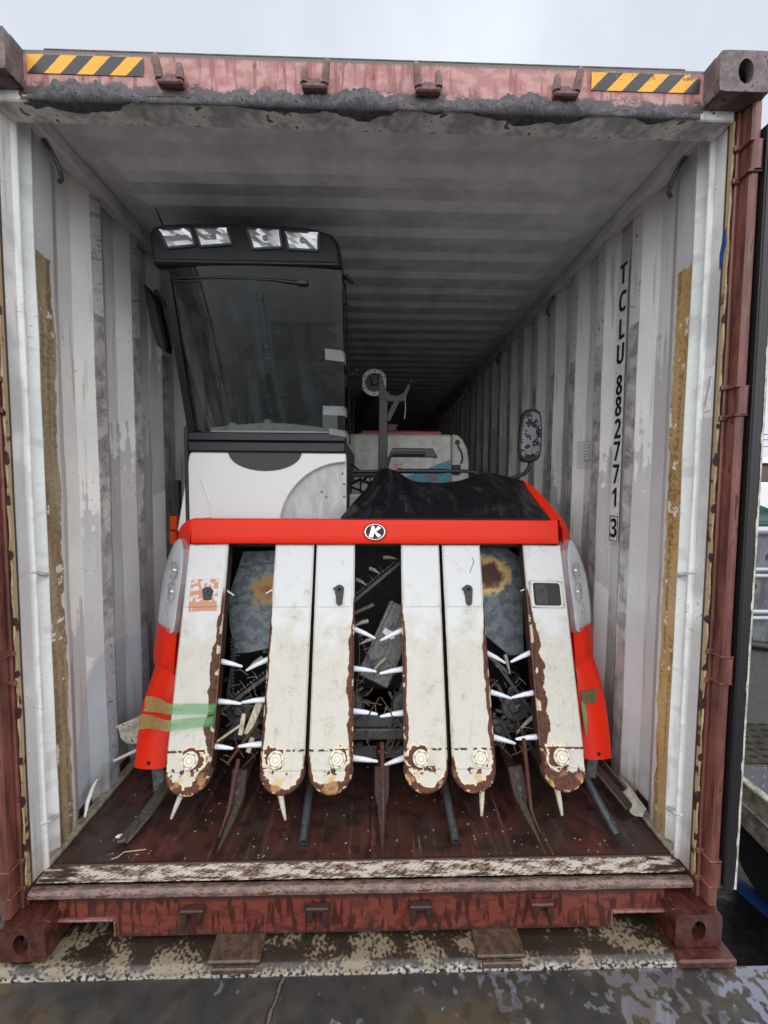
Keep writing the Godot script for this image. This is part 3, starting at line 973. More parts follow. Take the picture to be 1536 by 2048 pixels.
	for q in [[0.1705, -0.0985], [0.172, -0.094], [0.176, -0.088], [0.1755, -0.08], [0.171, -0.071], [0.162, -0.0655], [0.152, -0.0645]]:
		var r = []
		for i in 41: r.append(V(lerpf(-1.165, 1.165, i / 40.0), q[0] + 0.001 * sin(i * 5.1), q[1]))
		rows.append(r)
	b.grid(rows, 0)
	part("sill_lip", b, mk(Color(0.55, 0.44, 0.41), 0.22, 0, {t = "wood", tri = 3.0, sc = Vector3(0.6, 2.0, 2.0)}), c)
	b = nb(c)
	var u = func(x): return (x + 1.06) / 2.12
	for seg in [[-1.06, -0.872, 0.075], [-0.872, 0.872, 0.010], [0.872, 1.06, 0.068]]:
		var vb = (0.152 - seg[2]) / 0.142
		b.quad(V(seg[0], seg[2], -0.065), V(seg[1], seg[2], -0.065), V(seg[1], 0.152, -0.065), V(seg[0], 0.152, -0.065), P(u.call(seg[0]), vb), P(u.call(seg[1]), vb), P(u.call(seg[1]), 0), P(u.call(seg[0]), 0))
		b.quad(V(seg[0], seg[2], -0.16), V(seg[1], seg[2], -0.16), V(seg[1], seg[2], -0.065), V(seg[0], seg[2], -0.065))
	part("sill_face", b, M.sill, c)
	var trim := mk(Color(0.55, 0.38, 0.35), 0.4, 0, {t = "rustg", tri = 5.0})
	for q in [[-0.966, 0.078, 0.188, 0.008, -0.07, 0.03], [0.966, 0.072, 0.188, 0.008, -0.07, 0.03], [-0.873, 0.044, 0.006, 0.068, -0.09, 0.055], [0.873, 0.040, 0.006, 0.064, -0.09, 0.055]]:
		b = nb(c)
		b.box(V(q[0], q[1], q[4]), V(q[2], q[3], q[5]), 0.002)
		part("sill_trim", b, trim, c)
	# header
	b = nb(c)
	b.box(V(0, 2.8215, -0.109), V(2.335, 0.147, 0.082), 0.004)
	part("header_beam", b, M.cream, c)
	b = nb(c)
	b.quad(V(-1.06, 2.770, -0.0645), V(1.06, 2.770, -0.0645), V(1.06, 2.893, -0.0645), V(-1.06, 2.893, -0.0645))
	b.quad(V(-1.06, 2.770, -0.068), V(1.06, 2.770, -0.068), V(1.06, 2.770, -0.0645), V(-1.06, 2.770, -0.0645))
	b.quad(V(-1.06, 2.893, -0.0645), V(1.06, 2.893, -0.0645), V(1.06, 2.893, -0.14), V(-1.06, 2.893, -0.14), P(0, 0.05), P(1, 0.05), P(1, 0.0), P(0, 0.0))
	part("header_face", b, M.header, c)
	b = nb(c)
	b.box(V(-0.0, 2.899, -0.082), V(2.0, 0.011, 0.03), 0.004)
	part("header_trim", b, mk(Color(0.40, 0.38, 0.355), 0.7, 0, {t = "dirt", tri = 4.0}), c)
	# old sealant crust along the header edge
	b = nb(c)
	var nn := FastNoiseLite.new()
	nn.seed = 77
	nn.frequency = 4.0
	nn.fractal_octaves = 4
	rows = []
	for j in 10:
		var r = []
		for i in 361:
			var x = lerpf(-1.05, 1.05, i / 360.0)
			var e = nn.get_noise_2d(x * 0.7, 3.0)
			var cov = clampf(0.40 + e * 0.9 + 0.45 * nn.get_noise_2d(x * 6.0, 9.0), 0.02, 1.0) * smoothstep(1.05, 0.95, absf(x))
			var t = j / 9.0
			var lump = 0.7 * nn.get_noise_2d(x * 6.0, t * 6.0 + 20.0) + 0.6 * nn.get_noise_2d(x * 22.0, t * 14.0 + 40.0)
			if t <= 0.66:
				var q = t / 0.66
				var top = 2.766 + 0.050 * cov
				r.append(V(x, lerpf(top, 2.752, q), -0.0640 + (0.0025 + 0.016 * (0.5 + lump) * cov) * sin(q * 1.5) + 0.0004))
			else:
				var q = (t - 0.66) / 0.34
				r.append(V(x, 2.7475 - 0.006 * cov * (1.0 - q) * (0.6 + lump), -0.062 - q * 0.045 * clampf(0.22 + e * 1.5, 0.04, 1.0)))
		rows.append(r)
	b.grid(rows, 0)
	part("sealant_crust", b, M.tar, c)
	for s in [-1.0, 1.0]:
		b = nb(c)
		b.quad(V(s * 0.8695 - 0.1745, 2.8245, -0.0620), V(s * 0.8695 + 0.1745, 2.8245, -0.0620), V(s * 0.8695 + 0.1745, 2.8785, -0.0620), V(s * 0.8695 - 0.1745, 2.8785, -0.0620))
		part("hazard_tape", b, M.hz0 if s < 0 else M.hz1, c)
	# cam keepers on header and sill
	var first: MeshInstance3D
	for x in [-0.608, -0.171, 0.179, 0.609]:
		var f = 1.0 if x in [-0.608, 0.179] else -1.0
		b = nb(c)
		b.box(V(x, 2.800, -0.052), V(0.078, 0.022, 0.026), 0.004)
		b.tube([V(x - f * 0.031, 2.803, -0.045), V(x - f * 0.034, 2.825, -0.040), V(x - f * 0.037, 2.85, -0.034), V(x - f * 0.041, 2.868, -0.044)], [0.013, 0.0125, 0.0115, 0.008], 7)
		b.tube([V(x + f * 0.031, 2.803, -0.045), V(x + f * 0.031, 2.825, -0.042), V(x + f * 0.029, 2.845, -0.046)], [0.013, 0.012, 0.009], 7)
		b.box(V(x, 2.818, -0.058), V(0.03, 0.02, 0.012), 0.003)
		part("cam_keeper", b, M.keeper, c)
	for x in [-0.598, -0.171, 0.187, 0.613]:
		b = nb(c)
		var f = 1.0 if x > 0.5 or x in [-0.171] else -1.0
		b.box(V(x, 0.118, -0.052), V(0.08, 0.014, 0.026), 0.004)
		b.tube([V(x + f * 0.026, 0.115, -0.045), V(x + f * 0.027, 0.085, -0.04), V(x + f * 0.030, 0.055, -0.046)], [0.012, 0.013, 0.009], 7)
		b.tube([V(x - f * 0.026, 0.115, -0.045), V(x - f * 0.025, 0.09, -0.042), V(x - f * 0.024, 0.072, -0.05)], [0.012, 0.012, 0.009], 7)
		b.box(V(x, 0.098, -0.058), V(0.05, 0.03, 0.008), 0.002)
		part("cam_keeper", b, M.rust_dark if x != 0.613 else M.post_dark, c)
	# castings, posts, hinges, doors
	for s in [1.0, -1.0]:
		for y in [0.0, 2.778]:
			b = nb(c)
			casting(b, s, y)
			part("corner_casting", b, M.casting if y < 1 else M.casting_top, c)
		b = nb(c)
		b.box(V(s * 1.1935, 1.448, -0.117), V(0.052, 2.66, 0.09), 0.004)
		part("corner_post", b, M.post_dark, c)
		b = nb(c)
		b.box(V(s * 1.2035, 1.448, -0.047), V(0.030, 2.66, 0.05), 0.006)
		b.box(V(s * 1.182, 1.448, -0.068), V(0.012, 2.66, 0.012), 0.003)
		part("door_bar", b, M.post, c)
		b = nb(c)
		var edge = []
		for i in 60:
			edge.append([V(s * 1.1655, 0.2 + i * 0.0432, -0.0712), V(s * (1.1645 - 0.0015 * sin(i * 2.7)), 0.2 + i * 0.0432, -0.069), V(s * (1.171 + 0.0025 * sin(i * 1.9 + 1.0)), 0.2 + i * 0.0432, -0.069)])
		b.grid(edge, 0, s < 0)
		part("frame_edge", b, mk(Color(0.72, 0.62, 0.45), 0.6, 0, {t = "rustg", tri = 3.0}), c)
		for k in 11:
			var ry = [0.33, 0.47, 0.62, 0.79, 0.93, 1.09, 1.31, 1.50, 1.64, 1.78, 2.12][k]
			b = nb(c)
			var o = []
			for j in 9:
				var a = TAU * j / 9.0
				var rr = (0.007 + 0.006 * hsh(k, 3)) * (0.7 + 0.6 * hsh(k * 9 + j, 5))
				o.append(P(rr * cos(a), rr * sin(a) * (1.2 + hsh(k, 8))))
			b.prism(o, 0.0, 0.002, Transform3D(Basis(V(1, 0, 0), V(0, 1, 0), V(0, 0, 1)), V(s * (1.166 + 0.003 * hsh(k, 1)), ry + 0.04 * hsh(k, 2 + int(s)), -0.0695)), 0.0008)
			part("rust_spot", b, M.rust_dark, c)
		for y in [2.61, 1.857, 0.965, 0.245]:
			b = nb(c)
			b.box(V(s * 1.200, y + 0.046, -0.042), V(0.044, 0.007, 0.052), 0.002)
			b.box(V(s * 1.200, y - 0.046, -0.042), V(0.044, 0.007, 0.052), 0.002)
			b.tube([V(s * 1.205, y - 0.043, -0.028), V(s * 1.205, y + 0.043, -0.028)], 0.0185, 12)
			b.box(V(s * 1.178, y + 0.05, -0.062), V(0.028, 0.018, 0.012), 0.003)
			b.box(V(s * 1.178, y - 0.05, -0.062), V(0.028, 0.018, 0.012), 0.003)
			part("hinge", b, M.post, c)
		# rust runs under two hinges
		var d := part("door", door_body(c, s), M.post, c)
		b = nb(c)
		b.box(V(s * 1.240, 1.452, -0.028), V(0.034, 2.50, 0.05), 0.006)
		for k in 3: b.tube([V(s * (1.229 + k * 0.012), 0.205, -0.006), V(s * (1.229 + k * 0.012), 2.70, -0.006)], 0.0042, 6)
		part("gasket", b, M.rubber, d)
		b = nb(c)
		var er = []
		for i in 120:
			var y = 0.205 + i * 0.02096
			var j = 0.0025 * nn.get_noise_2d(y * 1.3, 50.0) + (0.006 if fposmod(i * 7.3, 19.0) < 1.5 else 0.0)
			er.append([V(s * (1.2572 - j), y, -0.003), V(s * 1.263, y, -0.002), V(s * 1.266, y, -0.03)])
		b.grid(er, 0, s < 0)
		part("door_edge", b, M.white_edge, d)
	# blue scrape on the right frame
	b = nb(c)
	var bl = [P(0.0, 0.0), P(0.010, 0.012), P(0.014, 0.05), P(0.022, 0.075), P(0.018, 0.12), P(0.008, 0.115), P(0.004, 0.08), P(-0.002, 0.05)]
	b.prism(bl, 0.0, 0.0012, Transform3D(Basis(V(0, 0, 1), V(0, 1, 0), V(-1, 0, 0)), V(1.1642, 2.30, -0.094)))
	part("paint_scrape", b, M.blue, c)
	# torn paper left on the walls
	var side := Transform3D(Basis(V(0, 0, 1), V(0, 1, 0), V(-1, 0, 0)), V(1.1615, 0, 0))
	b = nb(c)
	b.prism([P(-0.134, 1.845), P(-0.118, 1.838), P(-0.098, 1.842), P(-0.093, 1.90), P(-0.095, 1.965), P(-0.112, 1.958), P(-0.133, 1.968), P(-0.130, 1.92), P(-0.136, 1.88)], 0.0, 0.0006, side)
	var pr1 := part("torn_paper", b, M.label_white, c)
	b = nb(c)
	b.prism([P(-0.127, 1.86), P(-0.120, 1.855), P(-0.104, 1.93), P(-0.100, 1.96), P(-0.108, 1.955)], 0.0006, 0.0011, side)
	part("glue_mark", b, M.stain, pr1)
	b = nb(c)
	for i in 8:
		var y0 = 1.735 + i * 0.0165
		var zl = -1.012 + 0.010 * sin(i * 2.1) + (0.02 if i > 5 else 0.0)
		var zr = -0.946 - 0.012 * absf(sin(i * 1.3)) - (0.02 if i > 6 else 0.0)
		b.box(V(1.1915, y0, (zl + zr) / 2.0), V(0.002, 0.0105, zr - zl))
	part("torn_notice", b, M.label_white, c)
	number_strip(c)

func door_body(c: Node3D, s: float) -> B:
	var b := nb(c)
	b.box(V(s * 1.249, 1.452, -0.63), V(0.026, 2.50, 1.14), 0.004)
	for i in 5: b.box(V(s * 1.268, 1.452, -0.2 - i * 0.21), V(0.012, 2.3, 0.07), 0.005)
	return b

func around_hole(cx: float, cy: float, hw: float, hh: float, ix: float, iy: float, flip: bool) -> Array:
	var o = []
	var n = []
	for k in 40:
		var a = TAU * k / 40.0 * (-1.0 if flip else 1.0)
		var r = pow(pow(absf(cos(a)) / hw, 14.0) + pow(absf(sin(a)) / hh, 14.0), -1.0 / 14.0)
		o.append(P(cx + r * cos(a), cy + r * sin(a)))
		n.append(P(cx + ix * cos(a), cy + iy * sin(a)))
	if flip:
		o.reverse()
		n.reverse()
	return [o, n]

func casting(b: B, s: float, y: float):
	var q = around_hole(s * 1.138, y + 0.059, 0.081, 0.059, 0.024, 0.036, false)
	b.holed(q[0], q[1], -0.028, 0.0, Transform3D())
	var x0 = s * 1.138
	b.box(V(s * 1.063, y + 0.059, -0.099), V(0.012, 0.117, 0.156), 0.003)
	b.box(V(x0, y + 0.112, -0.099), V(0.158, 0.011, 0.156), 0.003)
	b.box(V(x0, y + 0.006, -0.099), V(0.158, 0.011, 0.156), 0.003)
	q = around_hole(-0.098, y + 0.059, 0.0765, 0.058, 0.036, 0.024, false)
	b.holed(q[0], q[1], -0.02, 0.0, Transform3D(Basis(V(0, 0, 1), V(0, 1, 0), V(-1, 0, 0)), V(s * 1.2185 if s < 0 else 1.1985, 0, 0)))

func wall(c: Node3D, s: int):
	var pr = [[1.165, -0.07], [1.165, -0.083], [1.171, -0.0845], [1.171, -0.0865], [1.165, -0.088], [1.165, -0.137], [1.160, -0.140], [1.154, -0.146], [1.153, -0.152], [1.158, -0.158], [1.170, -0.163], [1.178, -0.172], [1.181, -0.184], [1.178, -0.196], [1.168, -0.205], [1.160, -0.210], [1.159, -0.214], [1.165, -0.217], [1.165, -0.305]]
	for k in 42:
		var z = -0.305 - k * 0.285
		if z < -11.9: break
		pr.append([1.201, z - 0.068]); pr.append([1.201, z - 0.142]); pr.append([1.165, z - 0.212]); pr.append([1.165, z - 0.285])
	var n := FastNoiseLite.new()
	n.seed = 300 + s
	n.frequency = 0.9
	var rows = []
	for i in 15:
		var y = lerpf(2.85, 0.19, i / 14.0)
		var r = []
		for q in pr:
			var dent = n.get_noise_2d(q[1] * 2.0, y * 2.0) * 0.006 if q[1] < -0.2 else n.get_noise_2d(q[1], y * 2.0) * 0.002
			r.append(V(s * (q[0] + dent), y, q[1]))
		rows.append(r)
	var b := nb(c)
	for i in 14:
		for j in pr.size() - 1:
			var g = 0 if j > 4 and j < 17 else -1
			var u0 = (-pr[j][1] - 0.07) / 3.2
			var u1 = (-pr[j + 1][1] - 0.07) / 3.2
			var v0 = i / 14.0
			var v1 = (i + 1) / 14.0
			var a = rows[i][j]
			var d = rows[i][j + 1]
			var e = rows[i + 1][j + 1]
			var f = rows[i + 1][j]
			if s > 0: b.quad(a, d, e, f, P(u0, v0), P(u1, v0), P(u1, v1), P(u0, v1), g)
			else: b.quad(a, f, e, d, P(u0, v0), P(u0, v1), P(u1, v1), P(u1, v0), g)
	part("side_wall", b, M.wall_r if s > 0 else M.wall_l, c)
	b = nb(c)
	b.box(V(s * 1.2125, 1.5, -6.1), V(0.006, 2.7, 11.9))
	part("outer_skin", b, M.post_dark, c)

func text_mesh(txt: String, h: float, depth: float) -> TextMesh:
	var t := TextMesh.new()
	var f := SystemFont.new()
	f.font_names = PackedStringArray(["Droid Sans"])
	f.font_weight = 600
	t.font = f
	t.text = txt
	t.font_size = 64
	t.pixel_size = h / 46.0
	t.depth = depth
	t.curve_step = 1.0
	return t

func number_strip(c: Node3D):
	var b := nb(c)
	var sx := 1.1865
	var rows = []
	for i in 24:
		var y = 2.632 - i * (2.632 - 1.31) / 23.0
		rows.append([V(sx, y, -0.648), V(sx - 0.0005 * sin(i * 1.7), y, -0.684), V(sx, y, -0.721)])
	b.shell(rows, V(0.0012, 0, 0), 0, true)
	var strip := part("number_strip", b, M.label_white, c)
	var ys = [2.578, 2.450, 2.325, 2.208, 2.062, 1.962, 1.856, 1.750, 1.640, 1.528, 1.377]
	var tx := "TCLU8827713"
	for i in 11:
		var m := MeshInstance3D.new()
		m.mesh = text_mesh(tx[i], 0.092, 0.0015)
		m.material_override = M.ink
		m.name = "letter" if i < 4 else "digit"
		m.transform = Transform3D(Basis(V(0, 0, 0.80), V(0, 1, 0), V(-1, 0, 0)), V(sx - 0.0012, ys[i], -0.684))
		strip.add_child(m, true)
	b = nb(c)
	for q in [[1.437, -0.684, 0.004, 0.064], [1.318, -0.684, 0.004, 0.064]]: b.box(V(sx - 0.0012, q[0], q[1]), V(0.0015, q[2], q[3]))
	for q in [-0.653, -0.715]: b.box(V(sx - 0.0012, 1.3775, q), V(0.0015, 0.115, 0.0035))
	part("digit_frame", b, M.ink, strip)

# ================================================================= harvester
func lerp_rows(rows: Array, nu: int, nv: int) -> Array:
	var out = []
	for i in nv:
		var t = i / (nv - 1.0) * (rows.size() - 1)
		var r0 = mini(int(t), rows.size() - 2)
		var ft = t - r0
		var q = []
		for j in nu:
			var s = j / (nu - 1.0) * (rows[0].size() - 1)
			var c0 = mini(int(s), rows[0].size() - 2)
			var fs = s - c0
			var col = []
			for rr in rows:
				var a = rr[maxi(c0 - 1, 0)]
				var d = rr[mini(c0 + 2, rr.size() - 1)]
				col.append(rr[c0].cubic_interpolate(rr[c0 + 1], a, d, fs))
			q.append(col[r0].cubic_interpolate(col[r0 + 1], col[maxi(r0 - 1, 0)], col[mini(r0 + 2, col.size() - 1)], ft))
		out.append(q)
	return out

func mir(a: Array) -> Array:
	var r = []
	for p in a: r.append(V(0.074 - p.x, p.y, p.z))
	return r

const DN := Vector3(0, 0.3511, 0.9363)

func dpt(x: float, y: float, back := 0.0) -> Vector3:
	return Vector3(x, y, -0.30 - (y - 0.34) * 0.375) - DN * back

func bolt(b: B, at: Vector3, n: Vector3, r := 0.009, h := 0.006):
	var z = n.normalized()
	var x = Vector3.RIGHT if absf(z.x) < 0.9 else Vector3.UP
	var y = z.cross(x).normalized()
	x = y.cross(z)
	b.lathe([P(r * 1.5, 0), P(r * 1.5, h * 0.25), P(r, h * 0.3), P(r, h * 0.85), P(r * 0.8, h), P(0, h)], Transform3D(Basis(x, y, z), at), 6)

func build_harvester():
	var t := thing("combine_harvester", "red and white combine harvester with rusty white dividers and dark cab", "combine harvester", V(0.037, 0.19, -1.2))
	var b: B
	# ---- dividers
	var cx = [[-0.759, -0.730], [-0.3555, -0.352], [-0.162, -0.1535], [0.239, 0.2375], [0.4355, 0.437], [0.827, 0.811]]
	var uvr := Rect2(-0.0905, -1.034, 0.181, 1.034)
	var kx = [0.55, 0.36, 0.66, 0.38, 0.64, 0.44]
	for n in 6:
		var up = V(cx[n][0] - cx[n][1], 0.968, -0.363).normalized()
		var xa = up.cross(DN).normalized()
		var xf := Transform3D(Basis(xa, up, xa.cross(up)), V(cx[n][0], 1.300, -0.660))
		b = nb(t)
		var ol = arc(0, -0.9435, 0.0905, 0.0905, 180, 360, 16) + [P(0.0905, 0), P(-0.0905, 0)]
		b.prism(ol, -0.020, 0.0, xf, 0.007, -1, uvr)
		var pl = [P(-0.079, -0.292), P(0.079, -0.292), P(0.079, -0.172), P(-0.079, -0.172)]
		if n != 5: b.prism(pl, -0.001, 0.0035, xf, 0.002, -1, uvr)
		b.prism(rrect(-0.084, -0.945, 0.084, -0.864, 0.006, 2), -0.001, 0.004, xf, 0.003, -1, uvr)
		var dv := part("divider", b, M["d%d" % n], t)
		b = nb(t)
		var o2 = arc(0, -0.9435, 0.087, 0.087, 180, 360, 16) + [P(0.087, 0), P(-0.087, 0)]
		b.prism(o2, -0.085, -0.0195, xf, 0.0)
		part("divider_side", b, M.rust_side, dv)
		b = nb(t)
		var ring = []
		for q in arc(0, -0.9435, 0.089, 0.089, 176, 364, 20): ring.append(xf * V(q.x, q.y, -0.028))
		b.tube(ring, 0.005, 6)
		part("rim", b, M.grey_steel, dv)
		b = nb(t)
		var kp = xf * Transform3D(Basis(), V((kx[n] - 0.5) * 0.181, -0.902, 0.0035))
		b.lathe([P(0.0335, -0.002), P(0.0335, 0.007), P(0.031, 0.0095), P(0.026, 0.0095), P(0.0245, 0.008), P(0.0125, 0.008), P(0.012, 0.0095), P(0.009, 0.010), P(0, 0.010)], kp, 24)
		for k in 6:
			var a = TAU * k / 6.0 + 0.3
			b.box(kp * V(cos(a) * 0.019, sin(a) * 0.019, 0.0085), V(0.007, 0.010, 0.002), 0.0008, kp.basis * Basis(Vector3(0, 0, 1), a))
		part("knob", b, M.knob, dv)
		b = nb(t)
		b.lathe([P(0.0255, 0.0098), P(0.0232, 0.0098)], kp, 24)
		b.lathe([P(0.0128, 0.0098), P(0.0112, 0.0104)], kp, 18)
		for k in 6:
			var a = TAU * k / 6.0 + 0.82
			b.box(kp * V(cos(a) * 0.027, sin(a) * 0.027, 0.0096), V(0.006, 0.012, 0.0012), 0.0, kp.basis * Basis(Vector3(0, 0, 1), a))
		part("knob_groove", b, M.groove, dv)
		if n in [2, 4]:
			b = nb(t)
			var lo = arc(0.0, 0.018, 0.0215, 0.0215, 10, 160, 8) + [P(-0.020, 0.006), P(-0.015, -0.012), P(-0.013, -0.038)] + arc(0.001, -0.040, 0.014, 0.014, 190, 350, 5) + [P(0.018, -0.01)]
			var lf = xf * Transform3D(Basis(), V(0.022 if n == 2 else 0.018, -0.232, 0.0035))
			b.prism(lo, 0.0, 0.010, lf, 0.003)
			b.lathe([P(0.008, 0.008), P(0.013, 0.0155), P(0.0085, 0.0155), P(0.0075, 0.006), P(0, 0.006)], lf * Transform3D(Basis(), V(0.001, 0.017, 0)), 14)
			b.lathe([P(0.008, 0.006), P(0.008, 0.012), P(0, 0.012)], lf * Transform3D(Basis(), V(-0.020, 0.021, 0)), 10)
			var lt := part("latch", b, M.latch, dv)
			b = nb(t)
			for q in [P(0.001, 0.017), P(0.001, -0.018), P(0.001, -0.040)]:
				var rr = 0.0075 if q.y > 0 else 0.0035
				b.lathe([P(rr, 0.0103), P(0, 0.0103)], lf * Transform3D(Basis(), V(q.x, q.y, 0.0)), 12)
			part("latch_hole", b, M.hole, lt)
		if n == 0:
			b = nb(t)
			var lf = xf * Transform3D(Basis(), V(0.022, -0.225, 0.0035))
			b.prism([P(-0.030, 0.012), P(-0.018, -0.036), P(0.016, -0.036), P(0.021, 0.004), P(0.008, 0.02), P(-0.012, 0.024)], 0.0, 0.006, lf, 0.002)
			b.lathe([P(0.010, 0.005), P(0.014, 0.011), P(0.009, 0.011), P(0.008, 0.002), P(0, 0.002)], lf * Transform3D(Basis(), V(0.005, -0.002, 0)), 14)
			part("broken_latch", b, M.latch, dv, "broken dark latch with torn orange backing")
		if n == 5:
			b = nb(t)
			var lf = xf * Transform3D(Basis(), V(-0.003, -0.235, 0.0))
			b.holed(rrect(-0.079, -0.062, 0.079, 0.062, 0.006, 4), rrect(-0.062, -0.052, 0.064, 0.052, 0.012, 4), -0.001, 0.0035, lf)
			part("latch_frame", b, M.d1, dv)
			b = nb(t)
			b.prism(rrect(-0.062, -0.052, 0.064, 0.052, 0.012, 4), 0.0, 0.0012, lf, 0.0)
			part("recess_floor", b, mk(Color(0.2, 0.195, 0.19), 0.6, 0, {t = "wood", tri = 14.0}), dv)
			b = nb(t)
			b.prism(rrect(-0.054, -0.05, 0.004, 0.046, 0.01, 4), 0.0, 0.008, lf, 0.003)
			b.lathe([P(0.010, 0.006), P(0.015, 0.013), P(0.010, 0.013), P(0.009, 0.004), P(0, 0.004)], lf * Transform3D(Basis(), V(-0.028, 0.012, 0)), 14)
			bolt(b, lf * V(-0.022, -0.036, 0.008), xf.basis.z, 0.006, 0.004)
			part("latch", b, M.latch, dv)
	# ---- white plastic fingers
	var tn = [[V(-0.679, 1.085, -0.639), V(-0.634, 1.061, -0.630)], [V(-0.671, 0.790, -0.529), V(-0.565, 0.768, -0.521)], [V(-0.670, 0.636, -0.471), V(-0.555, 0.626, -0.467)], [V(-0.671, 0.472, -0.410), V(-0.572, 0.463, -0.406)], [V(-0.452, 1.085, -0.639), V(-0.486, 1.069, -0.633)], [V(-0.452, 0.797, -0.532), V(-0.548, 0.752, -0.515)], [V(-0.452, 0.641, -0.473), V(-0.555, 0.630, -0.469)], [V(-0.451, 0.478, -0.412), V(-0.553, 0.470, -0.409)], [V(-0.071, 0.918, -0.577), V(0.028, 0.879, -0.562)], [V(-0.070, 0.758, -0.517), V(0.033, 0.746, -0.512)], [V(-0.069, 0.595, -0.456), V(0.038, 0.583, -0.451)], [V(-0.068, 0.425, -0.392), V(0.040, 0.412, -0.387)], [V(0.150, 0.913, -0.575), V(0.051, 0.870, -0.559)], [V(0.152, 0.755, -0.516), V(0.047, 0.738, -0.509)], [V(0.154, 0.588, -0.453), V(0.049, 0.574, -0.448)], [V(0.155, 0.425, -0.392), V(0.064, 0.398, -0.382)], [V(0.535, 0.818, -0.539), V(0.619, 0.777, -0.524)], [V(0.539, 0.664, -0.481), V(0.633, 0.638, -0.472)], [V(0.538, 0.495, -0.418), V(0.633, 0.471, -0.409)], [V(0.750, 1.089, -0.641), V(0.720, 1.080, -0.638)], [V(0.748, 0.823, -0.541), V(0.642, 0.781, -0.525)], [V(0.750, 0.663, -0.481), V(0.633, 0.642, -0.473)], [V(0.750, 0.496, -0.418), V(0.635, 0.487, -0.415)], [V(-0.768, 0.305, -0.347), V(-0.796, 0.227, -0.318)], [V(-0.362, 0.304, -0.347), V(-0.335, 0.218, -0.314)], [V(0.475, 0.309, -0.349), V(0.467, 0.222, -0.316)], [V(0.793, 0.313, -0.350), V(0.802, 0.220, -0.315)]]
	for i in tn.size():
		var a = tn[i][0]
		var e = tn[i][1]
		var l = a.distance_to(e)
		if l < 0.07: a = a + (a - e).normalized() * 0.03
		var mid = (a + e) * 0.5 + V(0, 0.003 if i < 23 else 0.0, 0.002)
		b = nb(t)
		var k = clampf(l / 0.1, 0.55, 1.0)
		b.tube([a, mid, e.lerp(mid, 0.06), e], [0.0135 * k, 0.0105 * k, 0.0058 * k, 0.0035], 8)
		part("tine", b, M.tine if i < 23 else mk(Color(0.80, 0.77, 0.70), 0.4, 0, {t = "soft", tri = 10.0}), t)
	var rn = [[V(0.071, 1.211, -0.807), V(0.131, 1.211, -0.777)], [V(0.000, 1.158, -0.787), V(0.048, 1.140, -0.750)], [V(-0.067, 1.104, -0.766), V(-0.019, 1.087, -0.730)], [V(-0.010, 0.917, -0.696), V(-0.070, 0.904, -0.661)], [V(0.027, 0.842, -0.668), V(-0.050, 0.824, -0.632)], [V(0.075, 0.754, -0.635), V(0.011, 0.705, -0.587)], [V(-0.507, 0.760, -0.638), V(-0.571, 0.718, -0.592)], [V(0.654, 0.767, -0.640), V(0.661, 0.698, -0.584)], [V(0.771, 0.519, -0.547), V(0.668, 0.466, -0.497)]]
	for q in rn:
		b = nb(t)
		b.tube([q[0], (q[0] + q[1]) * 0.5 + V(0, 0.004, 0), q[1]], [0.011, 0.009, 0.003], 7)
		part("rear_tine", b, M.tine_dirty, t)
	# ---- red cross bar with badge
	b = nb(t)
	var rows = []
	for q in [[1.416, -0.74], [1.4195, -0.690], [1.4190, -0.667], [1.4165, -0.662], [1.412, -0.6595], [1.385, -0.6545], [1.345, -0.6485], [1.311, -0.6445], [1.3060, -0.6455], [1.3035, -0.649], [1.302, -0.66], [1.302, -0.72]]:
		var r = []
		for i in 25:
			var f = i / 24.0
			r.append(V(lerpf(-0.834, 0.898, f), q[0] + 0.002 * (f - 0.5), q[1] + 0.004 * sin(f * PI)))
		rows.append(r)
	b.grid(rows, 0)
	for e in [0, 24]:
		for i in rows.size() - 2: b.otri(rows[0][e], rows[i + 1][e], rows[i + 2][e], V(-1 if e == 0 else 1, 0, 0))
	var bar_ := part("cross_bar", b, M.red, t)
	b = nb(t)
	var ef := Transform3D(Basis(V(1, 0, 0), V(0, 1, -0.14).normalized(), V(0, 0.14, 1).normalized()), V(0.0235, 1.360, -0.6455))
	b.lathe([P(0.058, -0.003), P(0.057, 0.003), P(0.053, 0.006), P(0.050, 0.004)], ef, 32, 0, 1.0, 0.78)
	part("badge_seat", b, M.red_dark, bar_)
	b = nb(t)
	b.lathe([P(0.050, 0.002), P(0.0495, 0.008), P(0.046, 0.010), P(0.0425, 0.008), P(0.042, 0.005)], ef, 32, 0, 1.0, 0.78)
	part("badge_ring", b, M.chrome, bar_)
	b = nb(t)
	b.lathe([P(0.043, 0.0055), P(0.0, 0.0065)], ef, 32, 0, 1.0, 0.78)
	part("badge_face", b, M.ink, bar_)
	b = nb(t)
	b.prism([P(-0.029, -0.0215), P(-0.009, -0.0275), P(-0.0035, -0.004), P(0.0145, -0.0265), P(0.030, -0.017), P(0.0055, 0.001), P(0.030, 0.0185), P(0.0145, 0.028), P(0.001, 0.012), P(-0.004, 0.0293), P(-0.010, 0.029), P(-0.0155, 0.0285), P(-0.022, 0.0)], 0.005, 0.009, ef, 0.001)
	part("badge_emblem", b, M.chrome, bar_)
	# ---- red side covers, headlights
	var outl = [V(-0.838, 1.415, -0.675), V(-0.875, 1.400, -0.690), V(-0.913, 1.364, -0.710), V(-0.955, 1.296, -0.730), V(-0.986, 1.225, -0.740), V(-1.003, 1.141, -0.740), V(-1.010, 1.035, -0.730), V(-1.012, 0.921, -0.710), V(-1.000, 0.773, -0.660), V(-1.019, 0.643, -0.600), V(-1.027, 0.580, -0.560), V(-1.022, 0.483, -0.510), V(-1.014, 0.351, -0.460)]
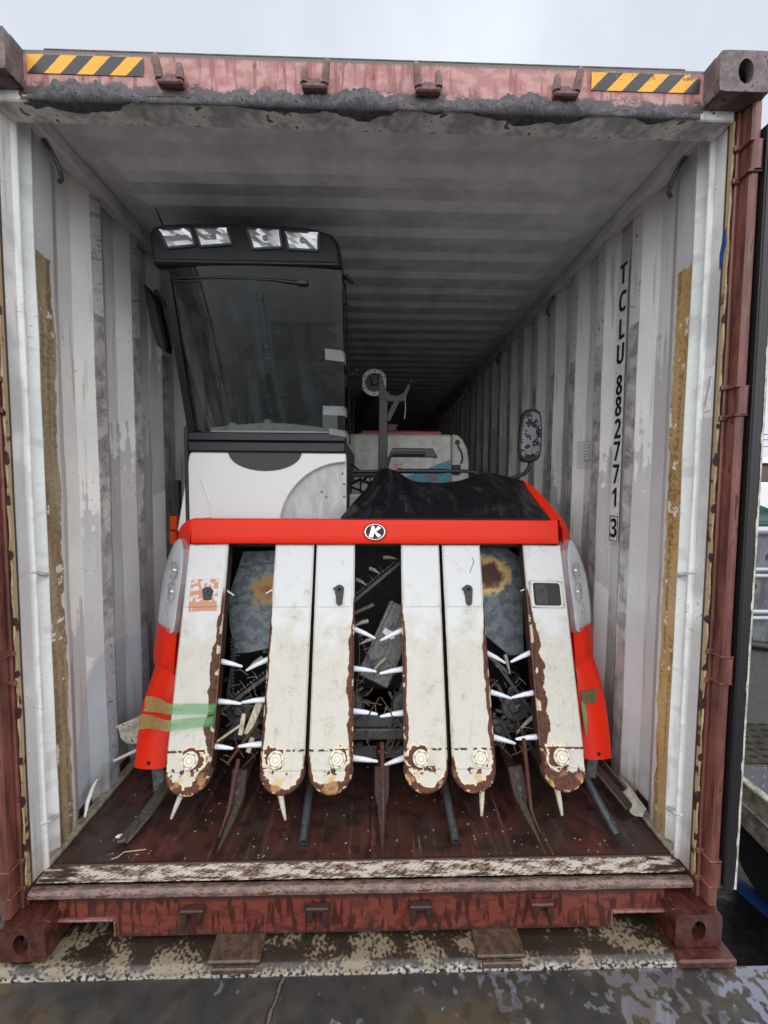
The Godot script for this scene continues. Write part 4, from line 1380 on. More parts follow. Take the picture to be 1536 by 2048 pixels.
	var outr = [V(0.897, 1.418, -0.675), V(0.936, 1.397, -0.690), V(0.976, 1.366, -0.710), V(1.013, 1.309, -0.730), V(1.053, 1.230, -0.740), V(1.075, 1.144, -0.740), V(1.088, 1.034, -0.730), V(1.090, 0.918, -0.710), V(1.076, 0.794, -0.660), V(1.078, 0.725, -0.600), V(1.088, 0.645, -0.560), V(1.088, 0.526, -0.510), V(1.084, 0.372, -0.460)]
	var inl = [V(-0.834, 1.417, -0.660), V(-0.837, 1.363, -0.652), V(-0.849, 1.297, -0.655), V(-0.856, 1.245, -0.665), V(-0.858, 1.153, -0.650), V(-0.860, 1.062, -0.635), V(-0.862, 0.983, -0.620), V(-0.867, 0.884, -0.600), V(-0.871, 0.800, -0.575), V(-0.874, 0.671, -0.540), V(-0.875, 0.601, -0.520), V(-0.876, 0.494, -0.490), V(-0.883, 0.351, -0.452)]
	var lampl = [V(-0.886, 1.321, -0.688), V(-0.854, 1.275, -0.640), V(-0.843, 1.194, -0.603), V(-0.848, 1.104, -0.583), V(-0.859, 1.012, -0.573), V(-0.865, 0.932, -0.559), V(-0.885, 0.900, -0.574), V(-0.961, 0.878, -0.653), V(-1.018, 0.884, -0.719), V(-1.034, 0.933, -0.750), V(-1.036, 1.022, -0.775), V(-1.020, 1.140, -0.788), V(-0.984, 1.220, -0.770), V(-0.939, 1.295, -0.740)]
	for s in 2:
		var inn = inl if s == 0 else mir(inl)
		var out = outl if s == 0 else outr
		var sx = -1.0 if s == 0 else 1.0
		if s == 1:
			for i in inn.size():
				if i > 8: inn[i].x = 0.955
				inn[i].y = out[i].y
		rows = []
		for i in inn.size():
			var a = inn[i]
			var e = out[i]
			var wd = a.distance_to(e)
			var bul = clampf(wd * 0.16, 0.001, 0.03) * (0.15 if i > 1 and i < 8 else 1.0)
			var sink = V(-sx * 0.55, 0, -0.62) * (0.040 if i > 3 and i < 7 else (0.022 if i in [3, 7] else 0.0))
			rows.append([a + V(0.0, 0, -0.07), a + V(0, 0, -0.012), a, a.lerp(e, 0.3) + V(sx * 0.2, 0.1, 0.9) * bul * 0.8 + sink * 0.6, a.lerp(e, 0.65) + V(sx * 0.4, 0.1, 0.8) * bul + sink, a.lerp(e, 0.93) + V(sx * 0.5, 0, 0.6) * bul * 0.5 + sink, e + sink, e + sink * 0.8 + V(-sx * 0.01, 0, -0.05), e + V(-sx * 0.03, -0.004, -0.16)])
		b = nb(t)
		b.grid(lerp_rows(rows, 25, 49), 0, s == 1)
		var last = rows[rows.size() - 1]
		for j in last.size() - 1: b.otri(last[j], last[j + 1], last[2] + V(0, -0.002, -0.05), Vector3.DOWN)
		var cv := part("side_cover", b, M.red, t)
		b = nb(t)
		bolt(b, (inn[12] + out[12]) * 0.5 + V(0.0, 0.025, 0.012), V(sx * 0.1, 0.1, 1), 0.006, 0.004)
		part("cover_screw", b, M.ink, cv)
		# swelling below the lamp
		b = nb(t)
		var lob = []
		for i in 7:
			var f = i / 6.0
			var y = lerpf(0.915, 0.705, f)
			var ax = inn[8].x
			var ex = lerpf(out[7].x, out[9].x, f)
			var w = 1.0 - pow(f, 5.0)
			var ze = lerpf(-0.700, -0.625, f)
			var za = lerpf(-0.590, -0.540, f)
			var rr = []
			for j in 9:
				var g = j / 8.0
				var puff = (0.022 * sin(clampf(g * 1.05, 0.0, 1.0) * PI) + 0.016) * w - 0.012 * (1.0 - w)
				rr.append(V(lerpf(ax, ex, lerpf(0.5, g, 0.8 + 0.2 * w)), y, lerpf(za, ze, g)) + V(sx * 0.35, 0, 0.75) * puff)
			lob.append(rr)
		b.grid(lob, 0, s == 1)
		part("lower_swell", b, M.red, cv)
		# headlight
		var ll = lampl if s == 0 else mir(lampl)
		var nrm = V(sx * 0.70, 0.16, 0.69)
		var ctr = Vector3.ZERO
		for p in ll: ctr += p / ll.size()
		ctr += nrm * 0.010
		var house := Node3D.new()
		house.name = "headlight"
		t.add_child(house, true)
		for lay in 2:
			b = nb(t)
			var rg = []
			for q in ([[1.03, -0.045], [1.0, 0.002], [0.97, 0.009], [0.80, 0.016], [0.5, 0.021], [0.2, 0.023], [0.0, 0.023]] if lay == 0 else [[0.98, 0.003], [0.86, 0.002], [0.6, -0.001], [0.3, -0.002], [0.0, -0.002]]):
				var r = []
				for k in ll.size() * 3 + 1:
					var f = k / 3.0
					var i0 = int(f) % ll.size()
					var p = ll[i0].cubic_interpolate(ll[(i0 + 1) % ll.size()], ll[(i0 + ll.size() - 1) % ll.size()], ll[(i0 + 2) % ll.size()], f - int(f))
					r.append(ctr + (p + nrm * 0.010 - ctr) * q[0] + nrm * (q[1] + 0.0))
				rg.append(r)
			b.grid(rg, 0, s == 1)
			part("lens" if lay == 0 else "reflector", b, M.lens if lay == 0 else M.lamp_shell, house)
		b = nb(t)
		for q in [[0.42, 0.045], [-0.05, 0.05], [-0.52, 0.048]]:
			var at = ctr + V(-sx * 0.004, q[0] * 0.22, 0.0) + nrm * 0.0 + V(-sx * q[0] * 0.03, 0, 0)
			var zz = nrm.normalized()
			var xx = Vector3.UP.cross(zz).normalized()
			b.lathe([P(q[1] * 1.0, 0.010), P(q[1] * 0.85, 0.003), P(q[1] * 0.4, 0.000), P(0, 0.0)], Transform3D(Basis(xx, zz.cross(xx), zz), at), 18, 0)
			b.lathe([P(0.012, 0.0), P(0.011, 0.010), P(0, 0.013)], Transform3D(Basis(xx, zz.cross(xx), zz), at), 10, 0)
		part("lamp_bowl", b, M.chrome, house)
	# ---- upper right fender and dark plastic cover
	var fo = [V(0.827, 1.612, -0.980), V(0.862, 1.585, -0.930), V(0.887, 1.550, -0.880), V(0.917, 1.509, -0.840), V(0.943, 1.465, -0.800), V(0.968, 1.417, -0.760), V(0.978, 1.372, -0.722)]
	var fi = [V(0.824, 1.608, -0.970), V(0.837, 1.576, -0.920), V(0.850, 1.537, -0.860), V(0.863, 1.490, -0.800), V(0.870, 1.450, -0.740), V(0.875, 1.415, -0.690), V(0.884, 1.385, -0.668)]
	rows = []
	for i in 7: rows.append([fi[i] + V(-0.006, -0.03, -0.01), fi[i], fi[i].lerp(fo[i], 0.5) + V(0.006, 0.008, 0.008), fo[i], fo[i] + V(0.004, -0.02, -0.05), fo[i] + V(0.0, -0.10, -0.16)])
	b = nb(t)
	b.grid(lerp_rows(rows, 16, 25), 0, true)
	part("upper_fender", b, M.red, t)
	rows = [
		[V(0.018, 1.45, -1.10), V(0.120, 1.45, -1.16), V(0.300, 1.45, -1.16), V(0.550, 1.45, -1.16), V(0.718, 1.45, -1.16), V(0.826, 1.45, -1.12)],
		[V(0.010, 1.598, -1.000), V(0.085, 1.668, -1.000), V(0.255, 1.598, -1.000), V(0.450, 1.594, -1.000), V(0.640, 1.648, -1.000), V(0.826, 1.608, -0.985)],
		[V(-0.030, 1.555, -0.915), V(0.085, 1.616, -0.915), V(0.270, 1.570, -0.910), V(0.480, 1.568, -0.910), V(0.690, 1.604, -0.92), V(0.848, 1.560, -0.90)],
		[V(-0.075, 1.505, -0.820), V(0.075, 1.544, -0.820), V(0.279, 1.524, -0.820), V(0.511, 1.526, -0.820), V(0.744, 1.540, -0.820), V(0.862, 1.496, -0.810)],
		[V(-0.110, 1.462, -0.74), V(0.060, 1.482, -0.74), V(0.270, 1.478, -0.74), V(0.495, 1.480, -0.74), V(0.720, 1.478, -0.74), V(0.868, 1.458, -0.742)],
		[V(-0.142, 1.424, -0.672), V(0.047, 1.425, -0.670), V(0.262, 1.424, -0.668), V(0.478, 1.424, -0.668), V(0.695, 1.424, -0.67), V(0.868, 1.424, -0.672)]]
	var gr = lerp_rows(rows, 49, 41)
	var n2 := FastNoiseLite.new()
	n2.seed = 91
	n2.frequency = 5.0
	n2.fractal_octaves = 3
	for i in gr.size():
		for j in gr[0].size():
			var p = gr[i][j]
			var k = sin(PI * clampf(i / 40.0, 0.0, 1.0)) * smoothstep(0.0, 0.12, j / 48.0) * smoothstep(1.0, 0.88, j / 48.0)
			var rid = absf(n2.get_noise_2d(p.x * 1.2 - p.z * 0.8, p.z + p.y))
			gr[i][j] = p + V(0, 0.55, 0.83) * (0.020 * n2.get_noise_2d(p.x, p.z * 0.7 + 7.0) + 0.020 * (0.3 - rid)) * k
	b = nb(t)
	b.grid(gr, 0)
	part("dark_cover", b, M.cover, t, "dirty black plastic cover, wet and dented")
	b = nb(t)
	b.box(V(0.363, 1.4235, -0.6625), V(1.00, 0.007, 0.016), 0.003)
	part("cover_lip", b, M.black_trim, t)
	# ---- cab
	cab(t)
	# ---- things above the cover
	b = nb(t)
	var mo = [P(0.836, 1.973), P(0.827, 1.891), P(0.821, 1.781), P(0.830, 1.735), P(0.850, 1.716), P(0.885, 1.712), P(0.925, 1.724), P(0.942, 1.745), P(0.950, 1.782), P(0.950, 1.88), P(0.945, 1.960), P(0.937, 1.992), P(0.915, 2.007), P(0.882, 2.009), P(0.855, 2.0)]
	b.prism(mo, -1.03, -1.0, Transform3D(), 0.008)
	var mr := part("mirror", b, M.black_metal, t)
	b = nb(t)
	var mi2 = []
	for q in mo: mi2.append(P(0.886, 1.862) + (q - P(0.886, 1.862)) * 0.86)
	b.prism(mi2, -1.0, -0.9975, Transform3D(), 0.0015)
	part("mirror_glass", b, M.mirror, mr)
	b = nb(t)
	b.tube([V(0.74, 1.61, -1.02), V(0.80, 1.628, -1.01), V(0.862, 1.652, -1.015), V(0.888, 1.683, -1.02), V(0.900, 1.735, -1.025)], 0.012, 10)
	part("mirror_arm", b, M.black_metal, mr)
	b = nb(t)
	b.tube([V(-0.101, 1.656, -1.04), V(0.219, 1.661, -1.04), V(0.527, 1.664, -1.04), V(0.583, 1.657, -1.04), V(0.640, 1.620, -1.04), V(0.66, 1.56, -1.05)], 0.0105, 10)
	b.tube([V(0.15, 1.6605, -1.04), V(0.42, 1.6635, -1.04)], 0.0145, 10)
	part("guard_rail", b, M.black_metal, t)
	b = nb(t)
	b.tube([V(0.075, 1.62, -1.0), V(0.094, 1.70, -1.0), V(0.106, 1.742, -0.995), V(0.133, 1.756, -0.99), V(0.200, 1.756, -0.99), V(0.300, 1.756, -0.99)], 0.0095, 9)
	b.prism([P(0.095, 1.737), P(0.345, 1.737), P(0.362, 1.732), P(0.372, 1.74), P(0.343, 1.787), P(0.120, 1.787), P(0.108, 1.765)], -1.03, -1.008, Transform3D(), 0.004)
	part("grab_handle", b, M.black_metal, t)
	b = nb(t)
	b.box(V(0.075, 1.64, -1.03), V(0.07, 0.07, 0.05), 0.008)
	b.tube([V(-0.05, 1.60, -1.08), V(-0.02, 1.63, -1.06), V(0.02, 1.63, -1.05), V(0.045, 1.60, -1.04)], 0.008, 7)
	part("switch_box", b, M.black_plastic, t)
	b = nb(t)
	b.box(V(0.064, 1.612, -0.966), V(0.024, 0.034, 0.003), 0.0, Basis(Vector3(0, 0, 1), 0.1))
	part("switch_label", b, M.label_white, t)
	# auger cradle on a post
	b = nb(t)
	b.box(V(0.0735, 1.84, -1.30), V(0.056, 0.53, 0.05), 0.004)
	b.prism([P(0.045, 2.095), P(0.185, 2.095), P(0.208, 2.105), P(0.246, 2.205), P(0.243, 2.222), P(0.228, 2.224), P(0.212, 2.178), P(0.188, 2.146), P(0.155, 2.133), P(0.120, 2.138), P(0.092, 2.165), P(0.074, 2.21), P(0.060, 2.262), P(0.046, 2.27)], -1.32, -1.29, Transform3D(), 0.003)
	b.bar(V(0.10, 1.98, -1.295), V(0.158, 2.10, -1.295), 0.03, 0.02, Vector3.FORWARD)
	b.tube([V(0.236, 2.20, -1.33), V(0.240, 2.215, -1.26)], 0.011, 8)
	part("auger_cradle", b, M.black_metal, t)
	b = nb(t)
	b.tube([V(0.206, 2.12, -1.285), V(0.210, 2.06, -1.282), V(0.205, 1.99, -1.284)], 0.004, 5)
	part("tie_cord", b, M.tine_dirty, t)
	# auger with flange
	b = nb(t)
	var ax = V(0.018, 2.31, -1.72)
	var ad = (V(-0.36, 2.08, -4.2) - ax).normalized()
	b.tube([ax, ax + ad * 2.6], 0.066, 20)
	var au := part("unloading_auger", b, M.mech, t)
	b = nb(t)
	var fo2 = []
	var fi2 = []
	for k in 32:
		var a = TAU * k / 32.0
		fo2.append(P(clampf(0.094 * cos(a), -0.083, 0.083), 0.094 * sin(a)))
		fi2.append(P(0.066 * cos(a), 0.066 * sin(a)))
	var ff := Transform3D(Basis(), V(0.018, 2.31, -1.70))
	b.holed(fo2, fi2, -0.012, 0.0, ff)
	part("flange", b, M.tank, au)
	b = nb(t)
	for k in 6:
		var a = TAU * k / 6.0 + 0.5
		bolt(b, ff * V(0.080 * cos(a), 0.080 * sin(a), 0.0), Vector3(0, 0, 1), 0.005, 0.004)
	b.lathe([P(0.018, 0.01), P(0.016, 0.02), P(0, 0.022)], ff, 12)
	b.lathe([P(0.064, -0.03), P(0.0, -0.03)], ff, 24)
	for k in 3: b.box(ff * V(0.03 * cos(k * 2.1), 0.03 * sin(k * 2.1), -0.01), V(0.05, 0.006, 0.02), 0.0, Basis(Vector3(0, 0, 1), k * 2.1))
	part("flange_hub", b, M.mech, au)
	# threshing housing behind
	b = nb(t)
	b.box(V(0.135, 1.655, -2.6), V(0.90, 0.60, 1.70), 0.012)
	var tk := part("threshing_housing", b, M.tank, t)
	b = nb(t)
	b.prism([P(0.590, 1.40), P(0.716, 1.40), P(0.717, 1.76), P(0.703, 1.850), P(0.665, 1.925), P(0.63, 1.953), P(0.590, 1.957)], -2.6, -1.752, Transform3D(), 0.01)
	part("end_cap", b, M.tank, tk)
	b = nb(t)
	b.tube([V(0.625, 1.90, -1.75), V(0.635, 1.86, -1.735), V(0.655, 1.83, -1.735), V(0.665, 1.78, -1.74), V(0.655, 1.745, -1.745)], 0.006, 6)
	b.lathe([P(0.018, 0), P(0.018, 0.012), P(0, 0.012)], Transform3D(Basis(), V(0.626, 1.90, -1.752)), 12)
	b.box(V(0.62, 1.70, -1.74), V(0.06, 0.07, 0.03), 0.006)
	part("cable", b, M.rubber, tk)
	b = nb(t)
	b.box(V(0.222, 1.976, -2.2), V(0.61, 0.040, 0.7), 0.01)
	part("red_lid", b, mk(Color(0.62, 0.10, 0.07), 0.4), tk)
	b = nb(t)
	b.prism([P(0.235, 1.59), P(0.580, 1.59), P(0.580, 1.775), P(0.555, 1.775), P(0.40, 1.70), P(0.235, 1.64)], 0.0, 0.002, Transform3D(Basis(), V(0, 0, -1.75)), 0.0, -1, Rect2(0.235, 1.59, 0.345, 0.185))
	part("side_graphic", b, M.graphic, tk, "teal picture sticker crossed by a pale diagonal band")
	b = nb(t)
	for q in [[0.175, 1.735, 0.03], [0.212, 1.735, 0.02], [0.180, 1.722, 0.035], [0.20, 1.709, 0.05]]: b.box(V(q[0], q[1], -1.7495), V(q[2], 0.006, 0.002))
	part("warning_print", b, M.red_ink, tk)
	b = nb(t)
	b.box(V(0.155, 2.045, -2.2), V(0.10, 0.10, 0.04), 0.01)
	for i in 4:
		for k in 4: b.tube([V(0.115 + i * 0.026 + (k % 2) * 0.012, 2.01 + k * 0.022, -2.178), V(0.115 + i * 0.026 + (k % 2) * 0.012, 2.01 + k * 0.022, -2.168)], 0.009, 6)
	part("exhaust_guard", b, M.mech_light, t)
	# pipes in the slot between cab and cover
	b = nb(t)
	b.box(V(0.0, 1.645, -1.32), V(0.34, 0.03, 0.03), 0.004)
	b.tube([V(-0.12, 1.59, -1.25), V(-0.07, 1.615, -1.24), V(-0.02, 1.60, -1.22), V(0.02, 1.55, -1.2)], 0.009, 7)
	b.tube([V(-0.115, 1.70, -1.1), V(-0.09, 1.685, -1.09), V(-0.07, 1.668, -1.08)], 0.006, 6)
	b.tube([V(-0.12, 1.57, -1.18), V(-0.06, 1.55, -1.16), V(-0.03, 1.53, -1.14)], 0.007, 6)
	for x in [-0.065, -0.005]: b.tube([V(x, 1.63, -1.3), V(x, 1.5, -1.3)], 0.006, 6)
	part("hose", b, M.rubber, t)
	b = nb(t)
	b.box(V(-0.05, 1.48, -1.18), V(0.16, 0.10, 0.10), 0.008)
	b.box(V(0.03, 1.50, -1.4), V(0.4, 0.2, 0.05), 0.008)
	part("inner_case", b, M.tank, t)
	header_works(t)

func cab(t: Node3D):
	var b := nb(t)
	# windscreen, slightly bowed
	var rows = []
	for i in 13:
		var f = i / 12.0
		var y = lerpf(2.535, 1.848, f)
		var z = lerpf(-0.583, -0.828, f)
		var xl = -0.925 + 0.035 * sin(f * PI) * (1.0 - f) - 0.0
		var r = []
		for j in 13:
			var g = j / 12.0
			r.append(V(lerpf(xl, -0.128, g), y, z + 0.030 * sin(g * PI) - 0.03 * pow(1.0 - g, 6.0)))
		rows.append(r)
	b.grid(rows, 0)
	var ws := part("windscreen", b, M.glass, t, "tinted windscreen with dusty streaks")
	b = nb(t)
	var dr2 = []
	for r in rows:
		var q = []
		for p in r: q.append(p + V(0, -0.001, 0.003))
		dr2.append(q)
	b.grid(dr2, 0)
	part("dust_film", b, M.dust, ws)
	# tape strips at its right edge
	for q in [[2.185, -0.708, 0.085, 0.046, -0.05], [1.945, -0.792, 0.105, 0.042, 0.0], [1.838, -0.829, 0.08, 0.030, -0.12]]:
		b = nb(t)
		var gr = []
		for i in 4:
			var r = []
			var yy = (i / 3.0 - 0.5) * q[3]
			for j in 9:
				var s = j / 8.0 * (q[2] + 0.055)
				var p = V(-0.128 - q[2] + s, q[0] - yy + q[4] * (s - q[2]), q[1] - yy * 0.356 + 0.010 + 0.014 * (1.0 - s / q[2]))
				if s > q[2]: p = V(-0.1225 + 0.004 * sin(j * 2.0), q[0] - yy - 0.010 * (s - q[2]) / 0.05, q[1] + 0.006 - (s - q[2]) * 1.1)
				r.append(p + V(0, 0, 0.0015 * sin(j * 2.1 + i * 1.7)))
			gr.append(r)
		b.grid(gr, 0)
		part("clear_tape", b, M.tape_clear, ws)
	# wiper
	b = nb(t)
	b.tube([V(-0.30, 2.463, -0.588), V(-0.42, 2.470, -0.580), V(-0.60, 2.476, -0.578), V(-0.872, 2.480, -0.598)], [0.010, 0.007, 0.006, 0.004], 7)
	b.tube([V(-0.86, 2.470, -0.604), V(-0.5, 2.466, -0.584)], 0.0045, 6)
	b.box(V(-0.30, 2.463, -0.590), V(0.05, 0.024, 0.03), 0.006)
	part("wiper", b, M.black_trim, t)
	b = nb(t)
	b.prism([P(-0.475, 2.53), P(-0.45, 2.452), P(-0.425, 2.435), P(-0.275, 2.435), P(-0.25, 2.455), P(-0.225, 2.53)], -0.70, -0.645, Transform3D(), 0.01)
	part("wiper_motor", b, M.black_plastic, t)
	# visor and roof
	b = nb(t)
	var vo = [P(-0.930, 2.520), P(-0.127, 2.522), P(-0.130, 2.580), P(-0.142, 2.622), P(-0.168, 2.655), P(-0.230, 2.676), P(-0.304, 2.688), P(-0.537, 2.697), P(-0.760, 2.693), P(-0.894, 2.683), P(-0.930, 2.672), P(-0.942, 2.648), P(-0.940, 2.58)]
	b.prism(vo, -0.80, -0.55, Transform3D(), 0.016)
	var roof := part("roof_visor", b, M.black_plastic, t)
	b = nb(t)
	var r2 = []
	for q in vo: r2.append(P(-0.535 + (q.x + 0.535) * 0.985, q.y - 0.006))
	b.prism(r2, -1.75, -0.801, Transform3D(), 0.0)
	part("cab_roof", b, M.black_trim, roof)
	b = nb(t)
	b.box(V(-0.53, 2.525, -0.548), V(0.79, 0.016, 0.012), 0.004)
	part("visor_lip", b, M.black_trim, roof)
	var lamps = [[P(-0.895, 2.650), P(-0.863, 2.577), P(-0.743, 2.591), P(-0.765, 2.657)], [P(-0.746, 2.659), P(-0.724, 2.586), P(-0.589, 2.599), P(-0.611, 2.662)], [P(-0.527, 2.662), P(-0.502, 2.580), P(-0.379, 2.589), P(-0.389, 2.658)], [P(-0.366, 2.653), P(-0.353, 2.583), P(-0.225, 2.579), P(-0.225, 2.652)]]
	var rng := RandomNumberGenerator.new()
	rng.seed = 12
	for q in lamps:
		var h := Node3D.new()
		h.name = "work_lamp"
		t.add_child(h, true)
		b = nb(t)
		for k in 4: b.bar(V(q[k].x, q[k].y, -0.546), V(q[(k + 1) % 4].x, q[(k + 1) % 4].y, -0.546), 0.010, 0.014, Vector3(0, 0, 1), 0.002)
		part("bezel", b, M.bezel, h)
		b = nb(t)
		var c = (q[0] + q[1] + q[2] + q[3]) / 4.0
		var dish = []
		for i in 4:
			var r = []
			for j in 6:
				var p = (q[0].lerp(q[3], j / 5.0)).lerp(q[1].lerp(q[2], j / 5.0), i / 3.0)
				r.append(V(p.x, p.y, lerpf(-0.5390, -0.5480, i / 3.0) + rng.randf_range(-0.0022, 0.0022) * (0.4 if j in [0, 5] else 1.0)))
			dish.append(r)
		b.grid(dish, -1, false)
		b.lathe([P(0.013, -0.5425), P(0.011, -0.5385), P(0.0, -0.538)], Transform3D(Basis(), V(c.x, c.y + 0.004, 0.0)), 10)
		part("reflector", b, M.silver, h)
		b = nb(t)
		var lq = []
		for p in q: lq.append(c + (p - c) * 0.9)
		b.prism(lq, -0.5425, -0.5365, Transform3D(), 0.004)
		part("lens", b, M.lens_clear, h)
	# antenna, side hook, pillars, side frame
	b = nb(t)
	b.tube([V(-0.90, 2.66, -0.62), V(-0.916, 2.71, -0.63), V(-0.955, 2.80, -0.64)], [0.006, 0.005, 0.003], 6)
	part("antenna", b, M.black_trim, t)
	b = nb(t)
	b.tube([V(-0.125, 2.555, -0.70), V(-0.095, 2.535, -0.71), V(-0.085, 2.53, -0.72)], [0.012, 0.009, 0.006], 6)
	b.tube([V(-0.125, 2.46, -0.78), V(-0.07, 2.44, -0.79)], 0.005, 6)
	b.tube([V(-0.112, 2.19, -1.02), V(-0.08, 2.19, -1.03), V(-0.078, 2.215, -1.03)], 0.006, 6)
	b.tube([V(-0.118, 2.50, -0.66), V(-0.112, 2.1, -0.86), V(-0.112, 1.80, -0.98)], 0.004, 6)
	part("door_handle", b, M.black_trim, t)
	b = nb(t)
	for x in [-0.905, -0.150]:
		b.bar(V(x, 1.83, -0.87), V(x, 2.54, -0.625), 0.035, 0.05)
		b.bar(V(x, 1.36, -1.72), V(x, 2.54, -1.70), 0.05, 0.05)
		b.bar(V(x, 2.50, -0.65), V(x, 2.50, -1.72), 0.04, 0.05)
		b.bar(V(x, 1.80, -0.87), V(x, 1.80, -1.72), 0.04, 0.06)
	b.bar(V(-0.93, 2.49, -1.71), V(-0.13, 2.49, -1.71), 0.05, 0.05)
	b.bar(V(-0.93, 1.95, -1.71), V(-0.13, 1.95, -1.71), 0.05, 0.06)
	part("cab_frame", b, M.black_trim, t)
	b = nb(t)
	b.quad(V(-0.1255, 1.80, -0.86), V(-0.1255, 1.80, -1.7), V(-0.1255, 2.5, -1.7), V(-0.1255, 2.5, -0.63))
	part("side_window", b, M.glass, t)
	b = nb(t)
	b.box(V(-0.53, 1.64, -1.73), V(0.80, 0.6, 0.03), 0.005)
	b.box(V(-0.53, 1.37, -1.28), V(0.80, 0.03, 0.9), 0.005)
	b.box(V(-0.930, 1.62, -1.28), V(0.02, 0.5, 0.9), 0.005)
	b.box(V(-0.128, 1.59, -1.32), V(0.012, 0.42, 0.86), 0.004)
	part("cab_tub", b, M.dark, t)
	# inside: seat, console, wheel, levers
	b = nb(t)
	b.box(V(-0.55, 1.80, -1.35), V(0.44, 0.12, 0.42), 0.04)
	b.box(V(-0.55, 2.08, -1.58), V(0.42, 0.52, 0.12), 0.05, Basis(Vector3(1, 0, 0), -0.15))
	part("seat", b, M.seat, t)
	b = nb(t)
	var dr = []
	for i in 6:
		var r = []
		for j in 11:
			var g = j / 10.0
			r.append(V(lerpf(-0.83, -0.20, g), 1.872 + 0.028 * sin(g * PI) - 0.02 * pow(i / 5.0, 2.0) + (0.03 if i == 0 else 0.0) * 0.0, -0.90 - i * 0.022))
		dr.append(r)
	b.shell(dr, V(0, -0.05, 0))
	for q in [[-0.76, 0.05], [-0.66, 0.04], [-0.57, 0.09]]: b.box(V(q[0], 1.895, -1.05), V(0.04, q[1], 0.05), 0.006)
	b.box(V(-0.21, 1.92, -1.05), V(0.10, 0.14, 0.2), 0.01)
	part("dashboard", b, M.dash, t)
	b = nb(t)
	b.tube([V(-0.48, 1.85, -1.05), V(-0.48, 2.00, -1.12)], 0.02, 8)
	b.tube([V(-0.24, 1.95, -1.12), V(-0.245, 2.12, -1.10), V(-0.25, 2.15, -1.09)], [0.01, 0.012, 0.02], 8)
	var wr = []
	for k in 25: wr.append(V(-0.48, 2.02, -1.13) + V(cos(TAU * k / 24.0) * 0.13, sin(TAU * k / 24.0) * 0.05, sin(TAU * k / 24.0) * 0.12))
	b.tube(wr, 0.012, 7, false)
	part("steering_wheel", b, M.black_trim, t)
	# bands under the screen
	b = nb(t)
	b.box(V(-0.523, 1.8215, -0.845), V(0.792, 0.043, 0.03), 0.005)
	b.box(V(-0.522, 1.770, -0.838), V(0.790, 0.052, 0.036), 0.007)
	part("lower_trim", b, M.black_plastic, t)
	b = nb(t)
	b.box(V(-0.537, 1.69, -0.8525), V(0.42, 0.13, 0.012), 0.003)
	part("vent_panel", b, M.black_trim, t)
	# white nose panel
	b = nb(t)
	var po = [P(-0.985, 1.34), P(-0.468, 1.34)]
	po += arc(-0.120, 1.350, 0.347, 0.347, 175, 91, 12)
	po += [P(-0.126, 1.735), P(-0.132, 1.742), P(-0.347, 1.742)]
	po += arc(-0.537, 1.742, 0.185, 0.094, -5, -175, 14)
	po += [P(-0.726, 1.742), P(-0.900, 1.742), P(-0.913, 1.735), P(-0.919, 1.715), P(-0.937, 1.60), P(-0.965, 1.45)]
	b.prism(po, -0.872, -0.835, Transform3D(), 0.005)
	var np := part("nose_panel", b, M.cab_white, t)
	b = nb(t)
	b.tube([V(-0.882, 1.648, -0.834), V(-0.855, 1.595, -0.8335), V(-0.832, 1.535, -0.8335), V(-0.815, 1.47, -0.8335), V(-0.805, 1.40, -0.834)], [0.001, 0.004, 0.004, 0.004, 0.004], 6)
	part("crease", b, M.cab_white, np)
	b = nb(t)
	b.box(V(-0.300, 1.52, -0.8665), V(0.352, 0.40, 0.012), 0.002)
	part("inset_panel", b, M.cab_grey, np)
	b = nb(t)
	for q in [[-0.252, 1.545], [-0.228, 1.518], [-0.136, 1.52], [-0.136, 1.585], [-0.145, 1.64]]: bolt(b, V(q[0], q[1], -0.8605), Vector3(0, 0, 1), 0.005, 0.004)
	part("screw", b, M.galv, np)
	# left mirror and marker lamp
	b = nb(t)
	b.prism([P(-1.098, 2.545), P(-1.088, 2.46), P(-1.066, 2.344), P(-1.040, 2.251), P(-0.998, 2.222), P(-0.990, 2.251), P(-1.030, 2.455), P(-1.058, 2.508)], -0.84, -0.78, Transform3D(), 0.012)
	var ml := part("mirror", b, M.black_plastic, t)
	b = nb(t)
	b.tube([V(-0.93, 2.40, -0.80), V(-1.0, 2.44, -0.81), V(-1.05, 2.52, -0.81)], 0.009, 7)
	part("mirror_arm", b, M.black_metal, ml)
	b = nb(t)
	b.box(V(-1.030, 1.375, -0.905), V(0.042, 0.075, 0.03), 0.006)
	b.box(V(-1.034, 1.297, -0.905), V(0.040, 0.07, 0.03), 0.006)
	part("marker_lamp", b, M.amber, t)
	b = nb(t)
	b.box(V(-1.020, 1.50, -0.93), V(0.03, 0.20, 0.03), 0.006)
	part("lamp_bracket", b, M.black_metal, t)

func star(b: B, at: Vector3, r: float, n := DN):
	var z = n.normalized()
	var x = Vector3.RIGHT
	var y = z.cross(x).normalized()
	var xf := Transform3D(Basis(y.cross(z), y, z), at)
	b.lathe([P(r, -0.012), P(r, 0.0), P(r * 0.93, 0.004), P(r * 0.85, 0.0), P(r * 0.5, 0.003), P(r * 0.3, 0.012), P(0, 0.012)], xf, 22)
	for k in 8:
		var a = TAU * k / 8.0 + 0.2
		b.box(xf * V(cos(a) * r * 1.2, sin(a) * r * 1.2, -0.004), V(r * 0.55, 0.016, 0.012), 0.003, xf.basis * Basis(Vector3(0, 0, 1), a - 0.5))

